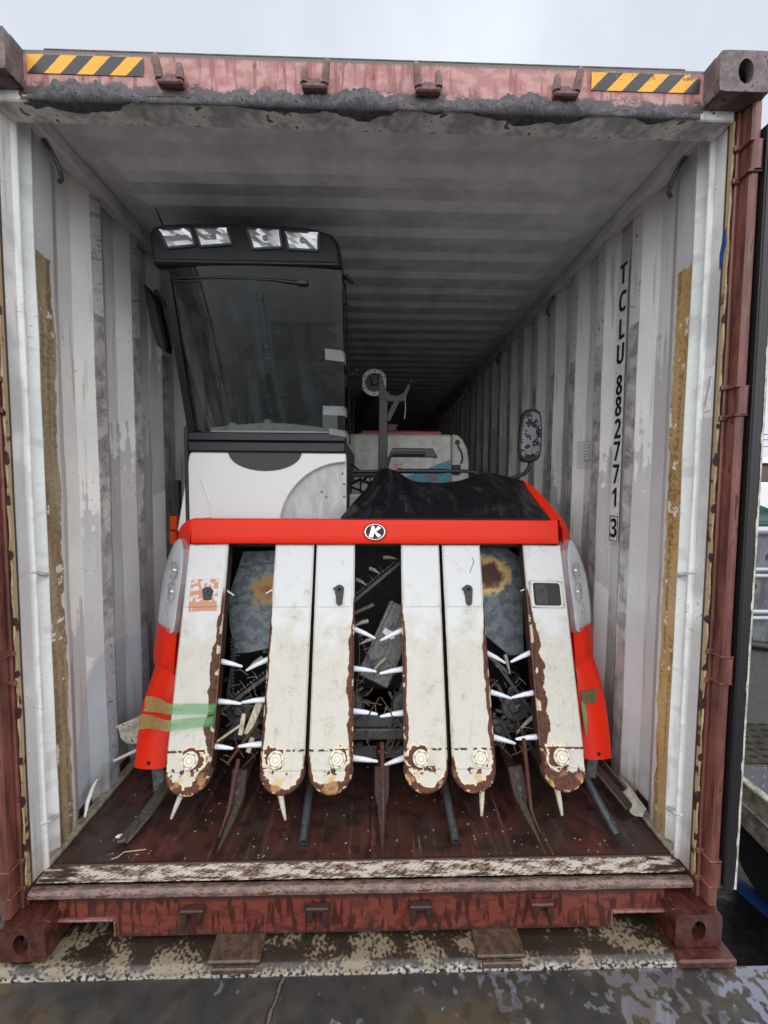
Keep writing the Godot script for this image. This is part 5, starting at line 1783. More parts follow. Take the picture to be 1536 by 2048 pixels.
func header_works(t: Node3D):
	var b := nb(t)
	# dark back of the pick-up
	b.box(V(0.037, 0.86, -1.16), V(1.76, 1.02, 0.05), 0.01)
	b.box(V(0.037, 1.30, -0.95), V(1.70, 0.05, 0.45), 0.01)
	for x in [-0.86, 0.93]: b.box(V(x, 0.85, -0.95), V(0.03, 0.95, 0.5), 0.006)
	part("header_back", b, M.dark, t)
	# arms that carry the dividers
	b = nb(t)
	for q in [-0.745, -0.255, 0.337, 0.82]:
		b.bar(dpt(q, 1.28, 0.14), dpt(q, 0.42, 0.12), 0.06 if absf(q - 0.04) < 0.5 else 0.1, 0.05, Vector3.FORWARD)
		b.bar(dpt(q, 0.46, 0.12), V(q, 0.33, -0.75), 0.05, 0.05)
	part("divider_frame", b, M.mech, t)
	# galvanised guide plates
	for k in 2:
		b = nb(t)
		var xf := Transform3D(Basis(V(1, 0, 0), V(0, 0.9363, -0.3511), DN), Vector3.ZERO)
		var off = DN.dot(dpt(0, 0.5, 0.2))
		var pp = []
		for q in ([P(-0.657, 1.243), P(-0.672, 1.175), P(-0.709, 1.029), P(-0.690, 0.90), P(-0.645, 0.775), P(-0.574, 0.779), P(-0.440, 0.806), P(-0.44, 1.251)] if k == 0 else [P(0.540, 1.276), P(0.540, 0.870), P(0.580, 0.843), P(0.684, 0.760), P(0.752, 0.766), P(0.798, 1.205), P(0.708, 1.277)]):
			pp.append(P(q.x, q.y * 0.9363 - (-0.30 - (q.y - 0.34) * 0.375 - 0.2 * 0.9363) * 0.3511 - 0.0))
		var lo = P(9, 9)
		var hi = P(-9, -9)
		for q in pp:
			lo = P(minf(lo.x, q.x), minf(lo.y, q.y))
			hi = P(maxf(hi.x, q.x), maxf(hi.y, q.y))
		b.prism(pp, off - 0.006, off, xf, 0.002, -1, Rect2(lo, hi - lo))
		if k == 0:
			b.prism([P(-0.700, pp[2].y - 0.03), P(-0.640, pp[4].y), P(-0.575, pp[5].y)], off, off + 0.004, xf, 0.001, -1, Rect2(lo, hi - lo))
			b.prism([P(-0.670, pp[1].y - 0.01), P(-0.445, pp[1].y + 0.02), P(-0.445, pp[1].y + 0.026), P(-0.668, pp[1].y - 0.004)], off, off + 0.012, xf, 0.001, -1, Rect2(lo, hi - lo))
		else:
			b.prism([P(0.742, pp[4].y), P(0.752, pp[4].y), P(0.785, pp[5].y - 0.05), P(0.775, pp[5].y - 0.05)], off, off + 0.012, xf, 0.001, -1, Rect2(lo, hi - lo))
		var gp := part("guide_plate", b, M.galv0 if k == 0 else M.galv1, t, "dull steel guide plate with a rust stain")
		b = nb(t)
		for q in ([[-0.660, 1.06], [-0.505, 0.845]] if k == 0 else [[0.665, 0.80], [0.77, 1.0]]):
			bolt(b, dpt(q[0], q[1], 0.199), DN, 0.007, 0.006)
		part("plate_bolt", b, M.mech, gp)
	# centre chain case
	b = nb(t)
	var yb := V(0.42, 0.86, -0.32).normalized()
	var cf := Transform3D(Basis(yb.cross(DN).normalized(), yb, DN), dpt(0.10, 0.90, 0.19))
	b.prism(rrect(-0.075, -0.215, 0.085, 0.17, 0.012, 2), -0.05, 0.0, cf, 0.006)
	b.prism([P(-0.075, -0.19), P(-0.062, -0.205), P(-0.055, 0.17), P(-0.072, 0.165)], 0.0, 0.010, cf, 0.002)
	b.prism([P(0.0, -0.2), P(0.004, -0.2), P(0.004, 0.16), P(0.0, 0.16)], 0.0, 0.005, cf, 0.001)
	b.prism(rrect(0.012, -0.165, 0.070, -0.105, 0.015, 3), 0.0, 0.006, cf, 0.002)
	b.prism(rrect(0.02, 0.085, 0.072, 0.125, 0.004, 2), 0.0, 0.005, cf, 0.002)
	for q in [P(0.04, -0.135), P(-0.02, -0.04), P(0.045, 0.04), P(-0.02, 0.06), P(0.03, 0.14), P(-0.066, -0.17)]: bolt(b, cf * V(q.x, q.y, 0.004), DN, 0.009, 0.012)
	var cc := part("chain_case", b, M.mech_light, t)
	b = nb(t)
	b.prism([P(-0.040, 0.010), P(0.012, -0.004), P(0.026, 0.012), P(0.006, 0.032), P(-0.038, 0.036)], 0.0, 0.002, cf * Transform3D(Basis(), V(-0.005, 0.0, 0.004)), 0.0)
	part("paper_label", b, M.label_white, cc)
	# star wheels
	for q in [[-0.605, 0.60, 0.058], [-0.09, 0.618, 0.068], [0.170, 0.617, 0.068], [0.685, 0.605, 0.062], [-0.49, 0.585, 0.045], [0.60, 0.52, 0.05]]:
		b = nb(t)
		star(b, dpt(q[0], q[1], 0.20), q[2])
		part("star_wheel", b, M.mech, t)
	# channels and belts
	for q in [[-0.68, 0.60, -0.45, 0.76, 0.16, 0.045], [-0.645, 0.86, -0.66, 0.60, 0.2, 0.03], [-0.70, 0.45, -0.55, 0.62, 0.22, 0.05], [0.62, 0.78, 0.78, 0.56, 0.2, 0.05], [0.54, 0.85, 0.66, 0.75, 0.17, 0.025], [0.78, 0.40, 0.62, 0.70, 0.24, 0.035], [-0.10, 1.05, 0.17, 1.26, 0.2, 0.035], [-0.10, 1.0, 0.02, 1.05, 0.18, 0.04]]:
		b = nb(t)
		b.bar(dpt(q[0], q[1], q[4]), dpt(q[2], q[3], q[4]), 0.016, q[5], DN)
		part("feed_channel", b, M.mech, t)
	# lug chains on the channels, with their small fingers
	for q in [[-0.69, 0.615, -0.45, 0.785, 0.14], [0.60, 0.80, 0.79, 0.56, 0.18], [-0.10, 1.075, 0.17, 1.285, 0.18], [-0.075, 0.98, 0.03, 0.74, 0.16], [-0.66, 0.90, -0.62, 0.60, 0.17], [0.56, 0.44, 0.76, 0.60, 0.2]]:
		b = nb(t)
		var a: Vector3 = dpt(q[0], q[1], q[4])
		var e: Vector3 = dpt(q[2], q[3], q[4])
		var dirv := (e - a).normalized()
		var sidev := DN.cross(dirv).normalized()
		var m := int(a.distance_to(e) / 0.016)
		for i in m:
			var p := a.lerp(e, i / float(m))
			b.box(p, V(0.010 if i % 2 == 0 else 0.015, 0.012, 0.008), 0.002, Basis(sidev, dirv, DN))
			if i % 4 == 1: b.tube([p + sidev * 0.004, p + sidev * 0.032 + DN * 0.004, p + sidev * 0.040 - dirv * 0.006], [0.004, 0.003, 0.0015], 5)
		var ch := part("lug_chain", b, M.mech, t)
		ch.set_meta("kind", "stuff")
	# straw caught in the works
	b = nb(t)
	var rs := RandomNumberGenerator.new()
	rs.seed = 5
	for i in 70:
		var gx: float = [-0.57, 0.045, 0.65][i % 3]
		var p := dpt(gx + rs.randf_range(-0.09, 0.09), rs.randf_range(0.42, 0.80), rs.randf_range(0.10, 0.19))
		var d := V(rs.randf_range(-1, 1), rs.randf_range(-1, 0.4), rs.randf_range(-0.4, 0.4)).normalized() * rs.randf_range(0.02, 0.06)
		b.tube([p, p + d * 0.5 + V(0, 0.003, 0), p + d], 0.0013, 4)
	var sw := part("caught_straw", b, M.straw, t)
	sw.set_meta("kind", "stuff")
	b = nb(t)
	for q in [[-0.08, 0.55, 0.18, 0.55, 0.26], [-0.7, 0.50, -0.45, 0.50, 0.28], [0.54, 0.52, 0.78, 0.52, 0.28], [-0.08, 0.42, 0.17, 0.42, 0.3]]:
		b.bar(dpt(q[0], q[1], q[4]), dpt(q[2], q[3], q[4]), 0.05, 0.05, DN)
	for x in [-0.66, -0.50, -0.04, 0.12, 0.58, 0.74]:
		for y in [0.46, 0.52, 0.66, 0.72]:
			b.box(dpt(x + 0.02 * sin(y * 40.0 + x * 9.0), y, 0.25), V(0.05, 0.012, 0.04), 0.002, Basis(Vector3(0, 0, 1), sin(x * 30.0 + y * 50.0)))
	part("cutter_works", b, M.mech, t)
	b = nb(t)
	b.box(dpt(-0.03, 0.510, 0.20), V(0.07, 0.005, 0.004))
	b.box(dpt(0.125, 0.512, 0.20), V(0.06, 0.005, 0.004))
	b.box(dpt(0.05, 0.50, 0.23), V(0.26, 0.05, 0.02), 0.004)
	part("cutter_bar", b, M.mech_light, t)
	# wires
	for q in [[V(0.048, 0.655, -0.46), V(0.0, 0.585, -0.44), V(-0.012, 0.50, -0.42), V(0.03, 0.425, -0.39)], [V(0.052, 0.655, -0.46), V(0.10, 0.585, -0.44), V(0.112, 0.50, -0.42), V(0.075, 0.425, -0.39)], [V(-0.06, 0.92, -0.62), V(-0.045, 0.80, -0.57), V(-0.06, 0.62, -0.50)], [V(-0.47, 0.62, -0.50), V(-0.56, 0.53, -0.46), V(-0.575, 0.48, -0.44), V(-0.53, 0.42, -0.41)], [V(0.60, 0.62, -0.50), V(0.66, 0.54, -0.47), V(0.675, 0.45, -0.42), V(0.62, 0.42, -0.41)], [V(0.56, 0.56, -0.48), V(0.62, 0.48, -0.45), V(0.64, 0.42, -0.41)], [V(0.55, 0.46, -0.45), V(0.62, 0.41, -0.41)], [V(-0.47, 0.44, -0.42), V(-0.53, 0.39, -0.39)]]:
		b = nb(t)
		var pts = []
		var m = q.size()
		for i in m - 1:
			for k in 4: pts.append(q[i].cubic_interpolate(q[i + 1], q[maxi(i - 1, 0)], q[mini(i + 2, m - 1)], k / 4.0))
		pts.append(q[m - 1])
		b.tube(pts, 0.0032, 6)
		part("guide_wire", b, M.rust_dark, t)
	# worn white bracket and rods in the left gap
	b = nb(t)
	b.bar(V(-0.525, 0.50, -0.445), V(-0.475, 0.635, -0.49), 0.012, 0.032, Vector3.RIGHT, 0.003)
	b.bar(V(-0.553, 0.50, -0.44), V(-0.545, 0.58, -0.47), 0.012, 0.020, Vector3.RIGHT, 0.003)
	b.bar(V(-0.515, 0.435, -0.42), V(-0.50, 0.49, -0.44), 0.012, 0.022, Vector3.RIGHT, 0.003)
	b.tube([V(-0.655, 0.475, -0.43), V(-0.54, 0.548, -0.455)], 0.006, 7)
	part("worn_bracket", b, mk(Color(0.80, 0.76, 0.66), 0.5, 0, {t = "rustg", tri = 9.0}), t)
	b = nb(t)
	b.tube([V(-0.592, 0.405, -0.40), V(-0.475, 0.555, -0.455)], 0.0075, 7)
	part("bent_rod", b, M.rust, t)
	# pointed crop lifters with bolted shoes
	for q in [[V(-0.523, 0.425, -0.335), V(-0.530, 0.272, -0.285), V(-0.5455, 0.243, -0.140), V(-0.524, 0.470, -0.325), V(-0.548, 0.30, -0.27), -0.16], [V(0.056, 0.425, -0.335), V(0.055, 0.275, -0.285), V(0.055, 0.242, -0.140), V(0.055, 0.535, -0.325), V(0.060, 0.29, -0.27), 0.0], [V(0.607, 0.425, -0.335), V(0.630, 0.275, -0.285), V(0.648, 0.243, -0.150), V(0.636, 0.545, -0.325), V(0.654, 0.28, -0.27), 0.16]]:
		b = nb(t)
		var up: Vector3 = (q[0] - q[1]).normalized()
		var zz = (V(0, 0.35, 0.94) - up * up.dot(V(0, 0.35, 0.94))).normalized()
		var sf := Transform3D(Basis(up.cross(zz), up, zz), q[1])
		b.prism([P(-0.004, -0.012), P(0.004, -0.012), P(0.024, 0.03), P(0.030, 0.06), P(0.030, 0.155), P(-0.030, 0.155), P(-0.030, 0.06), P(-0.024, 0.03)], -0.02, 0.0, sf, 0.004)
		b.bar(q[1] + V(0, 0.02, -0.03), V(q[1].x, 0.36, -0.75), 0.04, 0.05)
		var sh := part("lifter_shoe", b, M.rust_dark, t)
		b = nb(t)
		for yy in [0.075, 0.122]: bolt(b, sf * V(0, yy, 0.0), zz, 0.010, 0.010)
		b.tube([sf * V(-0.018, 0.045, 0.001), sf * V(-0.013, 0.033, 0.001), sf * V(-0.005, 0.04, 0.001), sf * V(0.0, 0.055, 0.001), sf * V(0.005, 0.04, 0.001), sf * V(0.013, 0.033, 0.001), sf * V(0.018, 0.045, 0.001)], 0.004, 6)
		part("shoe_bolt", b, M.mech, sh)
		b = nb(t)
		var tip: Vector3 = q[2]
		var rr = []
		for k in 9:
			var f = k / 8.0
			var p = (q[1] + V(0, 0.01, -0.03)).lerp(tip, f)
			var w = lerpf(0.017, 0.0015, pow(f, 1.3))
			var hgt = lerpf(0.035, 0.004, f)
			rr.append([p + V(-w, 0, 0), p + V(0, hgt, 0), p + V(w, 0, 0), p + V(0, -hgt * 0.3, 0), p + V(-w, 0, 0)])
		b.grid(rr, -1, true)
		part("lifter_point", b, mk(Color(0.40, 0.36, 0.33), 0.4, 0.3, {t = "rustg", tri = 10.0}), sh)
		b = nb(t)
		b.tube([q[3], q[3].lerp(q[4], 0.5), q[4], q[4].lerp(tip, 0.7) + V(0.006 * signf(q[5]) + 0.0, 0.008, 0.0)], [0.0085, 0.0085, 0.007, 0.003], 7)
		part("lifter_rod", b, M.rust, sh)
	# skid tubes that reach the floor
	for q in [[V(-0.255, 0.36, -0.62), V(-0.253, 0.275, -0.42), V(-0.2475, 0.209, -0.215)], [V(0.325, 0.36, -0.62), V(0.332, 0.275, -0.41), V(0.339, 0.209, -0.208)], [V(0.945, 0.40, -0.60), V(0.950, 0.305, -0.42), V(0.982, 0.212, -0.225)]]:
		b = nb(t)
		b.tube([q[0], q[1], q[2]], 0.0165, 12, false)
		b.tube([q[2], q[1], q[0]], 0.0125, 12, false)
		var d = (q[2] - q[1]).normalized()
		var x = Vector3.UP.cross(d).normalized()
		var fo := []
		var fi := []
		for k in 12:
			fo.append(P(0.0165 * cos(TAU * k / 12.0), 0.0165 * sin(TAU * k / 12.0)))
			fi.append(fo[k] * 0.75)
		b.holed(fo, fi, -0.004, 0.0, Transform3D(Basis(x, d.cross(x), d), q[2]))
		bolt(b, q[2].lerp(q[1], 0.16) + V(0, 0.0165, 0.004), V(0, 1, 0.3), 0.007, 0.007)
		part("skid_tube", b, M.grey_steel, t)
	b = nb(t)
	b.bar(V(-0.875, 0.275, -0.47), V(-0.905, 0.232, -0.34), 0.052, 0.016, Vector3.UP, 0.003)
	b.bar(V(-0.903, 0.234, -0.342), V(-0.944, 0.200, -0.24), 0.050, 0.012, Vector3.UP, 0.003)
	b.box(V(-0.944, 0.202, -0.243), V(0.046, 0.016, 0.012), 0.004, Basis(Vector3(0, 1, 0), 0.4))
	bolt(b, V(-0.920, 0.228, -0.30), V(0, 1, 0.2), 0.006, 0.006)
	part("skid_bar", b, mk(Color(0.33, 0.31, 0.28), 0.4, 0.3, {t = "rustg", tri = 9.0}), t)
	b = nb(t)
	b.box(V(-0.925, 0.290, -0.495), V(0.052, 0.125, 0.05), 0.005, Basis(Vector3(0, 0, 1), 0.06))
	part("skid_bracket", b, M.galv, t)
	b = nb(t)
	b.box(V(1.008, 0.315, -0.495), V(0.048, 0.105, 0.05), 0.005, Basis(Vector3(0, 0, 1), -0.06))
	part("skid_bracket", b, M.galv, t)
	# guide fin and rod standing out on the left
	b = nb(t)
	b.prism([P(-1.158, 0.462), P(-1.145, 0.405), P(-1.118, 0.380), P(-1.03, 0.380), P(-1.0, 0.53)], -0.585, -0.578, Transform3D(), 0.001)
	b.bar(V(-1.160, 0.462, -0.578), V(-1.0, 0.530, -0.578), 0.012, 0.01)
	part("side_fin", b, M.white_edge, t)
	b = nb(t)
	b.tube([V(-1.160, 0.318, -0.55), V(-0.97, 0.405, -0.56)], 0.0075, 8)
	part("side_rod", b, M.white_paint, t)
	b = nb(t)
	b.bar(V(1.00, 0.34, -0.60), V(1.115, 0.21, -0.36), 0.05, 0.018, Vector3.UP, 0.004)
	b.bar(V(1.04, 0.35, -0.62), V(1.135, 0.24, -0.43), 0.012, 0.04, Vector3.UP, 0.004)
	part("side_guide", b, mk(Color(0.30, 0.24, 0.20), 0.5, 0.2, {t = "rustg", tri = 9.0}), t)
	# green tape
	for q in [[[V(-0.972, 0.625, -0.478), 0.030], [V(-0.93, 0.626, -0.468), 0.030], [V(-0.885, 0.633, -0.440), 0.026], [V(-0.83, 0.638, -0.405), 0.020], [V(-0.74, 0.638, -0.405), 0.021], [V(-0.652, 0.637, -0.405), 0.021], [V(-0.645, 0.636, -0.43), 0.020]], [[V(-0.988, 0.553, -0.462), 0.030], [V(-0.94, 0.560, -0.45), 0.027], [V(-0.885, 0.570, -0.415), 0.022], [V(-0.83, 0.579, -0.383), 0.021], [V(-0.74, 0.588, -0.386), 0.020], [V(-0.652, 0.594, -0.388), 0.019], [V(-0.645, 0.590, -0.41), 0.017]]]:
		b = nb(t)
		var gr = []
		for i in 4:
			var r = []
			for j in q.size():
				var f = (i / 3.0 - 0.5) * -2.0
				r.append(q[j][0] + V(0, 0.936, -0.351) * f * q[j][1] + DN * (0.007 + 0.003 * sin(i * 2.3 + j * 1.9)))
			gr.append(r)
		b.grid(lerp_rows(gr, 25, 7), 0)
		part("green_tape", b, M.tape_green, t)
	b = nb(t)
	b.shell([[V(0.962, 0.652, -0.510), V(1.02, 0.655, -0.512), V(1.086, 0.654, -0.552)], [V(0.966, 0.600, -0.498), V(1.02, 0.600, -0.498), V(1.090, 0.600, -0.54)]], V(0, 0, -0.002), 0)
	part("olive_tape", b, M.tape_olive, t)
	b = nb(t)
	b.shell([[V(0.935, 0.640, -0.45), V(0.966, 0.605, -0.47)], [V(0.935, 0.575, -0.43), V(0.970, 0.55, -0.46)], [V(0.94, 0.505, -0.41), V(0.966, 0.480, -0.45)]], V(0, 0, -0.002), 0)
	part("green_tape", b, M.tape_solid, t)
	# body and crawler tracks behind
	b = nb(t)
	b.box(V(-0.63, 1.2, -3.0), V(0.62, 1.4, 2.2), 0.03)
	b.box(V(0.037, 0.85, -2.5), V(1.7, 0.5, 2.6), 0.03)
	part("body", b, M.tank, t)
	for x in [-0.62, 0.70]:
		b = nb(t)
		b.prism(arc(-1.65, 0.40, 0.20, 0.20, 90, 270, 8) + arc(-3.3, 0.40, 0.20, 0.20, 270, 450, 8) if false else arc(3.3, 0.40, 0.20, 0.208, -90, 90, 8) + arc(1.5, 0.40, 0.20, 0.208, 90, 270, 8), -0.2, 0.2, Transform3D(Basis(V(0, 0, -1), V(0, 1, 0), V(1, 0, 0)), V(x, 0, 0)), 0.01)
		part("crawler_track", b, M.rubber, t)

# ================================================================= around
func build_outside():
	# deck of the chassis under the container
	var t := thing("trailer_deck", "worn cream and black steel deck under the container front, with two short blocks on it", "trailer", V(0, -1.15, -3))
	var b := nb(t)
	var rows = []
	for q in [[-0.004, -0.9], [-0.004, -0.4], [-0.004, -0.1], [-0.004, -0.02], [-0.006, 0.008], [-0.013, 0.022], [-0.026, 0.027], [-0.07, 0.027]]:
		var r = []
		for i in 41: r.append(V(lerpf(-1.30, 1.225, i / 40.0), q[0] - 0.0015 * absf(sin(i * 1.7)), q[1]))
		rows.append(r)
	for i in rows.size() - 1:
		for j in 40:
			var us = [j / 40.0, (j + 1) / 40.0]
			var vs = []
			for k in [i, i + 1]: vs.append(clampf(1.0 - (0.03 - rows[k][0].z + (rows[k][0].y + 0.07)) / 0.32, 0.0, 1.0))
			b.quad(rows[i][j], rows[i + 1][j], rows[i + 1][j + 1], rows[i][j + 1], P(us[0], vs[0]), P(us[0], vs[1]), P(us[1], vs[1]), P(us[1], vs[0]), 0)
	part("deck_plate", b, M.deck, t)
	for q in [[-0.525, -0.352], [0.370, 0.535]]:
		b = nb(t)
		b.box(V((q[0] + q[1]) / 2.0, 0.003, -0.09), V(q[1] - q[0], 0.014, 0.22), 0.004)
		b.box(V((q[0] + q[1]) / 2.0, -0.014, 0.026), V(q[1] - q[0] - 0.03, 0.022, 0.012), 0.004)
		part("block", b, mk(Color(0.34, 0.27, 0.22), 0.35, 0, {t = "rustg", tri = 5.0}), t)
	b = nb(t)
	b.box(V(1.145, -0.018, -0.07), V(0.20, 0.03, 0.22), 0.006)
	part("corner_pad", b, M.casting, t)
	b = nb(t)
	b.box(V(0, -0.35, -6.0), V(0.9, 0.4, 12.0), 0.01)
	for z in [-1.2, -8.0, -9.3, -10.6]:
		b.lathe([P(0.0, -1.1), P(0.5, -1.1), P(0.5, -0.8), P(0.5, 0.8), P(0.5, 1.1), P(0.0, 1.1)], Transform3D(Basis(V(0, 0, 1), V(0, 1, 0), V(-1, 0, 0)), V(0, -0.65, z)), 24) if z < -5 else b.box(V(0, -0.85, z), V(1.2, 0.6, 0.2), 0.01)
	part("chassis", b, M.dark, t)
	# ramp plate the picture is taken from
	t = thing("loading_ramp", "wet dark steel loading ramp plate with puddles at the foot of the container", "loading ramp", V(0, -1.15, 3))
	b = nb(t)
	for i in 8:
		var z0 = 0.030 + i * 0.8
		b.quad(V(-1.75, -0.036, z0 + 0.8), V(1.75, -0.036, z0 + 0.8), V(1.75, -0.036, z0), V(-1.75, -0.036, z0), P(0, 1), P(1.09, 1), P(1.09, 0), P(0, 0))
	b.quad(V(-1.75, -0.06, 0.030), V(1.75, -0.06, 0.030), V(1.75, -0.036, 0.030), V(-1.75, -0.036, 0.030), P(0, 0.03), P(1.09, 0.03), P(1.09, 0), P(0, 0))
	part("tread_plate", b, M.ramp, t)
	b = nb(t)
	b.box(V(0, -0.30, 3.25), V(3.5, 0.46, 6.4), 0.01)
	for x in [-1.5, 1.5]: b.box(V(x, -0.84, 3.2), V(0.3, 0.62, 5.0), 0.01)
	part("ramp_frame", b, M.dark, t)
	# machine carrier parked alongside
	t = thing("machine_carrier", "flat machine carrier with diamond plate deck and grey railed headboard beside the container", "carrier truck", V(3.2, -1.15, -1.3))
	b = nb(t)
	b.quad(V(2.24, -0.156, 0.8), V(4.6, -0.156, 0.8), V(4.6, -0.156, -1.15), V(2.24, -0.156, -1.15))
	part("tread_deck", b, M.loz, t)
	b = nb(t)
	b.quad(V(2.24, -0.150, -1.15), V(4.6, -0.150, -1.15), V(4.6, -0.150, -1.9), V(2.24, -0.150, -1.9))
	b.box(V(3.4, -0.165, -1.15), V(2.36, 0.03, 0.03), 0.004)
	var hd := part("holed_deck", b, mk(Color(0.30, 0.27, 0.24), 0.4, 0.1, {t = "rustg", tri = 2.0}), t)
	b = nb(t)
	for i in 9:
		for k in 26:
			b.lathe([P(0.030, 0.0), P(0.026, 0.003), P(0.0, 0.0035)], Transform3D(Basis(V(1, 0, 0), V(0, 0, -0.55), V(0, 1, 0)), V(2.30 + k * 0.088 + (i % 2) * 0.044, -0.150, -1.22 - i * 0.072)), 10)
	var hl := part("deck_hole", b, M.hole, hd)
	hl.set_meta("kind", "stuff")
	b = nb(t)
	b.prism([P(-0.9, -0.64), P(1.95, -0.34), P(1.95, -0.175), P(-0.9, -0.165)], 0.0, 0.03, Transform3D(Basis(V(0, 0, -1), V(0, 1, 0), V(-1, 0, 0)), V(2.255, 0, 0)), 0.006)
	b.bar(V(2.23, -0.163, 0.9), V(2.23, -0.163, -1.95), 0.05, 0.025, Vector3.UP, 0.006)
	b.bar(V(2.222, -0.385, 0.9), V(2.222, -0.26, -1.95), 0.012, 0.02, Vector3.UP, 0.004)
	var sk := part("side_skirt", b, M.skirt, t)
	b = nb(t)
	for i in 7:
		var z = 0.3 - i * 0.155
		for k in 2: b.lathe([P(0.045, 0.0), P(0.04, 0.002), P(0.0, 0.002)], Transform3D(Basis(V(0, 0, 0.75), V(0, 0.9, 0), V(-1, 0, 0)), V(2.2225, -0.315 - k * 0.115 - i * 0.004, z - k * 0.05)), 14)
	part("slot", b, M.hole, sk)
	b = nb(t)
	b.box(V(3.5, -0.42, -0.5), V(2.3, 0.4, 2.6), 0.02)
	for z in [-1.2, -0.2, 0.6]: b.lathe([P(0.0, -0.15), P(0.30, -0.15), P(0.32, -0.1), P(0.32, 0.1), P(0.30, 0.15), P(0, 0.15)], Transform3D(Basis(V(0, 0, 1), V(0, 1, 0), V(-1, 0, 0)), V(2.75, -0.83, z)), 20)
	part("undercarriage", b, M.dark, t)
	b = nb(t)
	b.box(V(4.1, 0.80, -1.93), V(2.6, 0.92, 0.04), 0.004)
	var hb := part("headboard", b, M.panel_grey, t)
	for q in [[1.245, 0.035], [0.935, 0.020], [0.885, 0.020], [0.595, 0.020], [0.545, 0.020]]:
		b = nb(t)
		b.tube([V(2.86, q[0], -1.895), V(5.4, q[0], -1.895)], q[1], 10)
		part("rail", b, M.steel_bright, hb)
	b = nb(t)
	b.tube([V(2.75, 0.37, -1.86), V(3.0, 0.345, -1.86), V(3.4, 0.29, -1.84), V(4.2, 0.2, -1.8), V(5.3, 0.12, -1.78)], 0.035, 8)
	part("rubber_skirt", b, M.rubber, hb)
	b = nb(t)
	b.quad(V(2.6, -0.148, -1.6), V(5.4, -0.148, -1.6), V(5.4, 0.30, -1.88), V(2.6, 0.34, -1.88))
	part("apron", b, M.dark, hb)
	b = nb(t)
	b.prism([P(2.7, 1.29), P(5.2, 1.29), P(5.2, 1.30), P(3.3, 1.40), P(2.7, 1.62)], -2.3, -2.0, Transform3D(), 0.01)
	part("sloped_hood", b, M.pale_green, hb)
	# things farther off
	t = thing("white_van", "white van with dark windows parked behind the grey headboard", "van", V(7.5, -1.15, -6))
	b = nb(t)
	var pv = [P(5.0, -0.75), P(10.2, -0.75), P(10.3, 0.3), P(9.6, 0.55), P(8.9, 1.55), P(8.5, 1.68), P(5.3, 1.68), P(5.05, 1.5)]
	b.prism(pv, -7.2, -5.2, Transform3D(), 0.06)
	part("body", b, M.van, t)
	for q in [[P(5.2, 0.62), P(6.0, 0.62), P(6.0, 1.28), P(5.25, 1.28)], [P(6.1, 0.62), P(7.1, 0.62), P(7.1, 1.28), P(6.1, 1.28)], [P(7.2, 0.62), P(8.2, 0.62), P(8.2, 1.28), P(7.2, 1.28)], [P(8.3, 0.62), P(9.2, 0.62), P(8.8, 1.28), P(8.3, 1.28)]]:
		b = nb(t)
		b.prism(q, -5.21, -5.195, Transform3D(), 0.0)
		part("window", b, M.window_dark, t)
	for x in [5.9, 9.2]:
		b = nb(t)
		b.lathe([P(0.0, 0.1), P(0.34, 0.1), P(0.36, 0.05), P(0.36, -0.1)], Transform3D(Basis(), V(x, -0.79, -5.25)), 20)
		part("wheel", b, M.rubber, t)
	t = thing("green_building", "low green building with brown signboard and roof railing behind the van", "building", V(17, -1.15, -14))
	b = nb(t)
	b.box(V(21, 0.7, -17), V(22, 3.7, 6), 0.02)
	part("wall", b, M.green, t)
	b = nb(t)
	b.box(V(21, 2.10, -13.93), V(22, 0.62, 0.1), 0.01)
	var sg := part("signboard", b, M.brown_sign, t)
	for k in 8:
		var m := MeshInstance3D.new()
		m.mesh = text_mesh("EA"[k % 2], 0.42, 0.02)
		m.material_override = mk(Color(0.62, 0.45, 0.42), 0.6)
		m.name = "letter"
		m.position = V(12.05 + k * 0.42, 2.10, -13.87)
		if k < 2: sg.add_child(m, true)
		else: m.free()
	b = nb(t)
	b.box(V(21, 2.62, -17), V(22.6, 0.2, 6.4), 0.02)
	b.box(V(21, 1.35, -13.95), V(22, 0.06, 0.08), 0.005)
	b.box(V(21, 0.75, -13.95), V(22, 0.06, 0.08), 0.005)
	part("roof", b, M.van, t)
	for k in 12:
		b = nb(t)
		b.tube([V(11.2 + k * 1.4, 2.72, -14.0), V(11.2 + k * 1.4, 3.7, -14.0)], 0.03, 6)
		part("railing_post", b, M.black_metal, t)
	for y in [3.15, 3.4, 3.6]:
		b = nb(t)
		b.tube([V(10.4, y, -14.0), V(28, y, -14.0)], 0.015, 6)
		part("railing_rail", b, M.black_metal, t)
	# blue strip on the ground
	t = null
	b = B.new(V(2.4, -1.15, -1.0))
	var r2 = []
	for i in 20:
		var f = i / 19.0
		r2.append([V(2.36 + f * 0.42, -1.147, -1.9 + f * 1.6) + V(-0.03, 0, 0), V(2.36 + f * 0.42, -1.120, -1.9 + f * 1.6), V(2.43 + f * 0.42, -1.120 + 0.005 * sin(i * 1.3), -1.9 + f * 1.6), V(2.46 + f * 0.42, -1.147, -1.9 + f * 1.6)])
	b.grid(r2, 0)
	var bh := part("blue_hose", b, M.blue, self)
	bh.position = V(2.4, -1.15, -1.0)
	tag(bh, "flat blue hose lying on wet ground below the carrier", "hose")

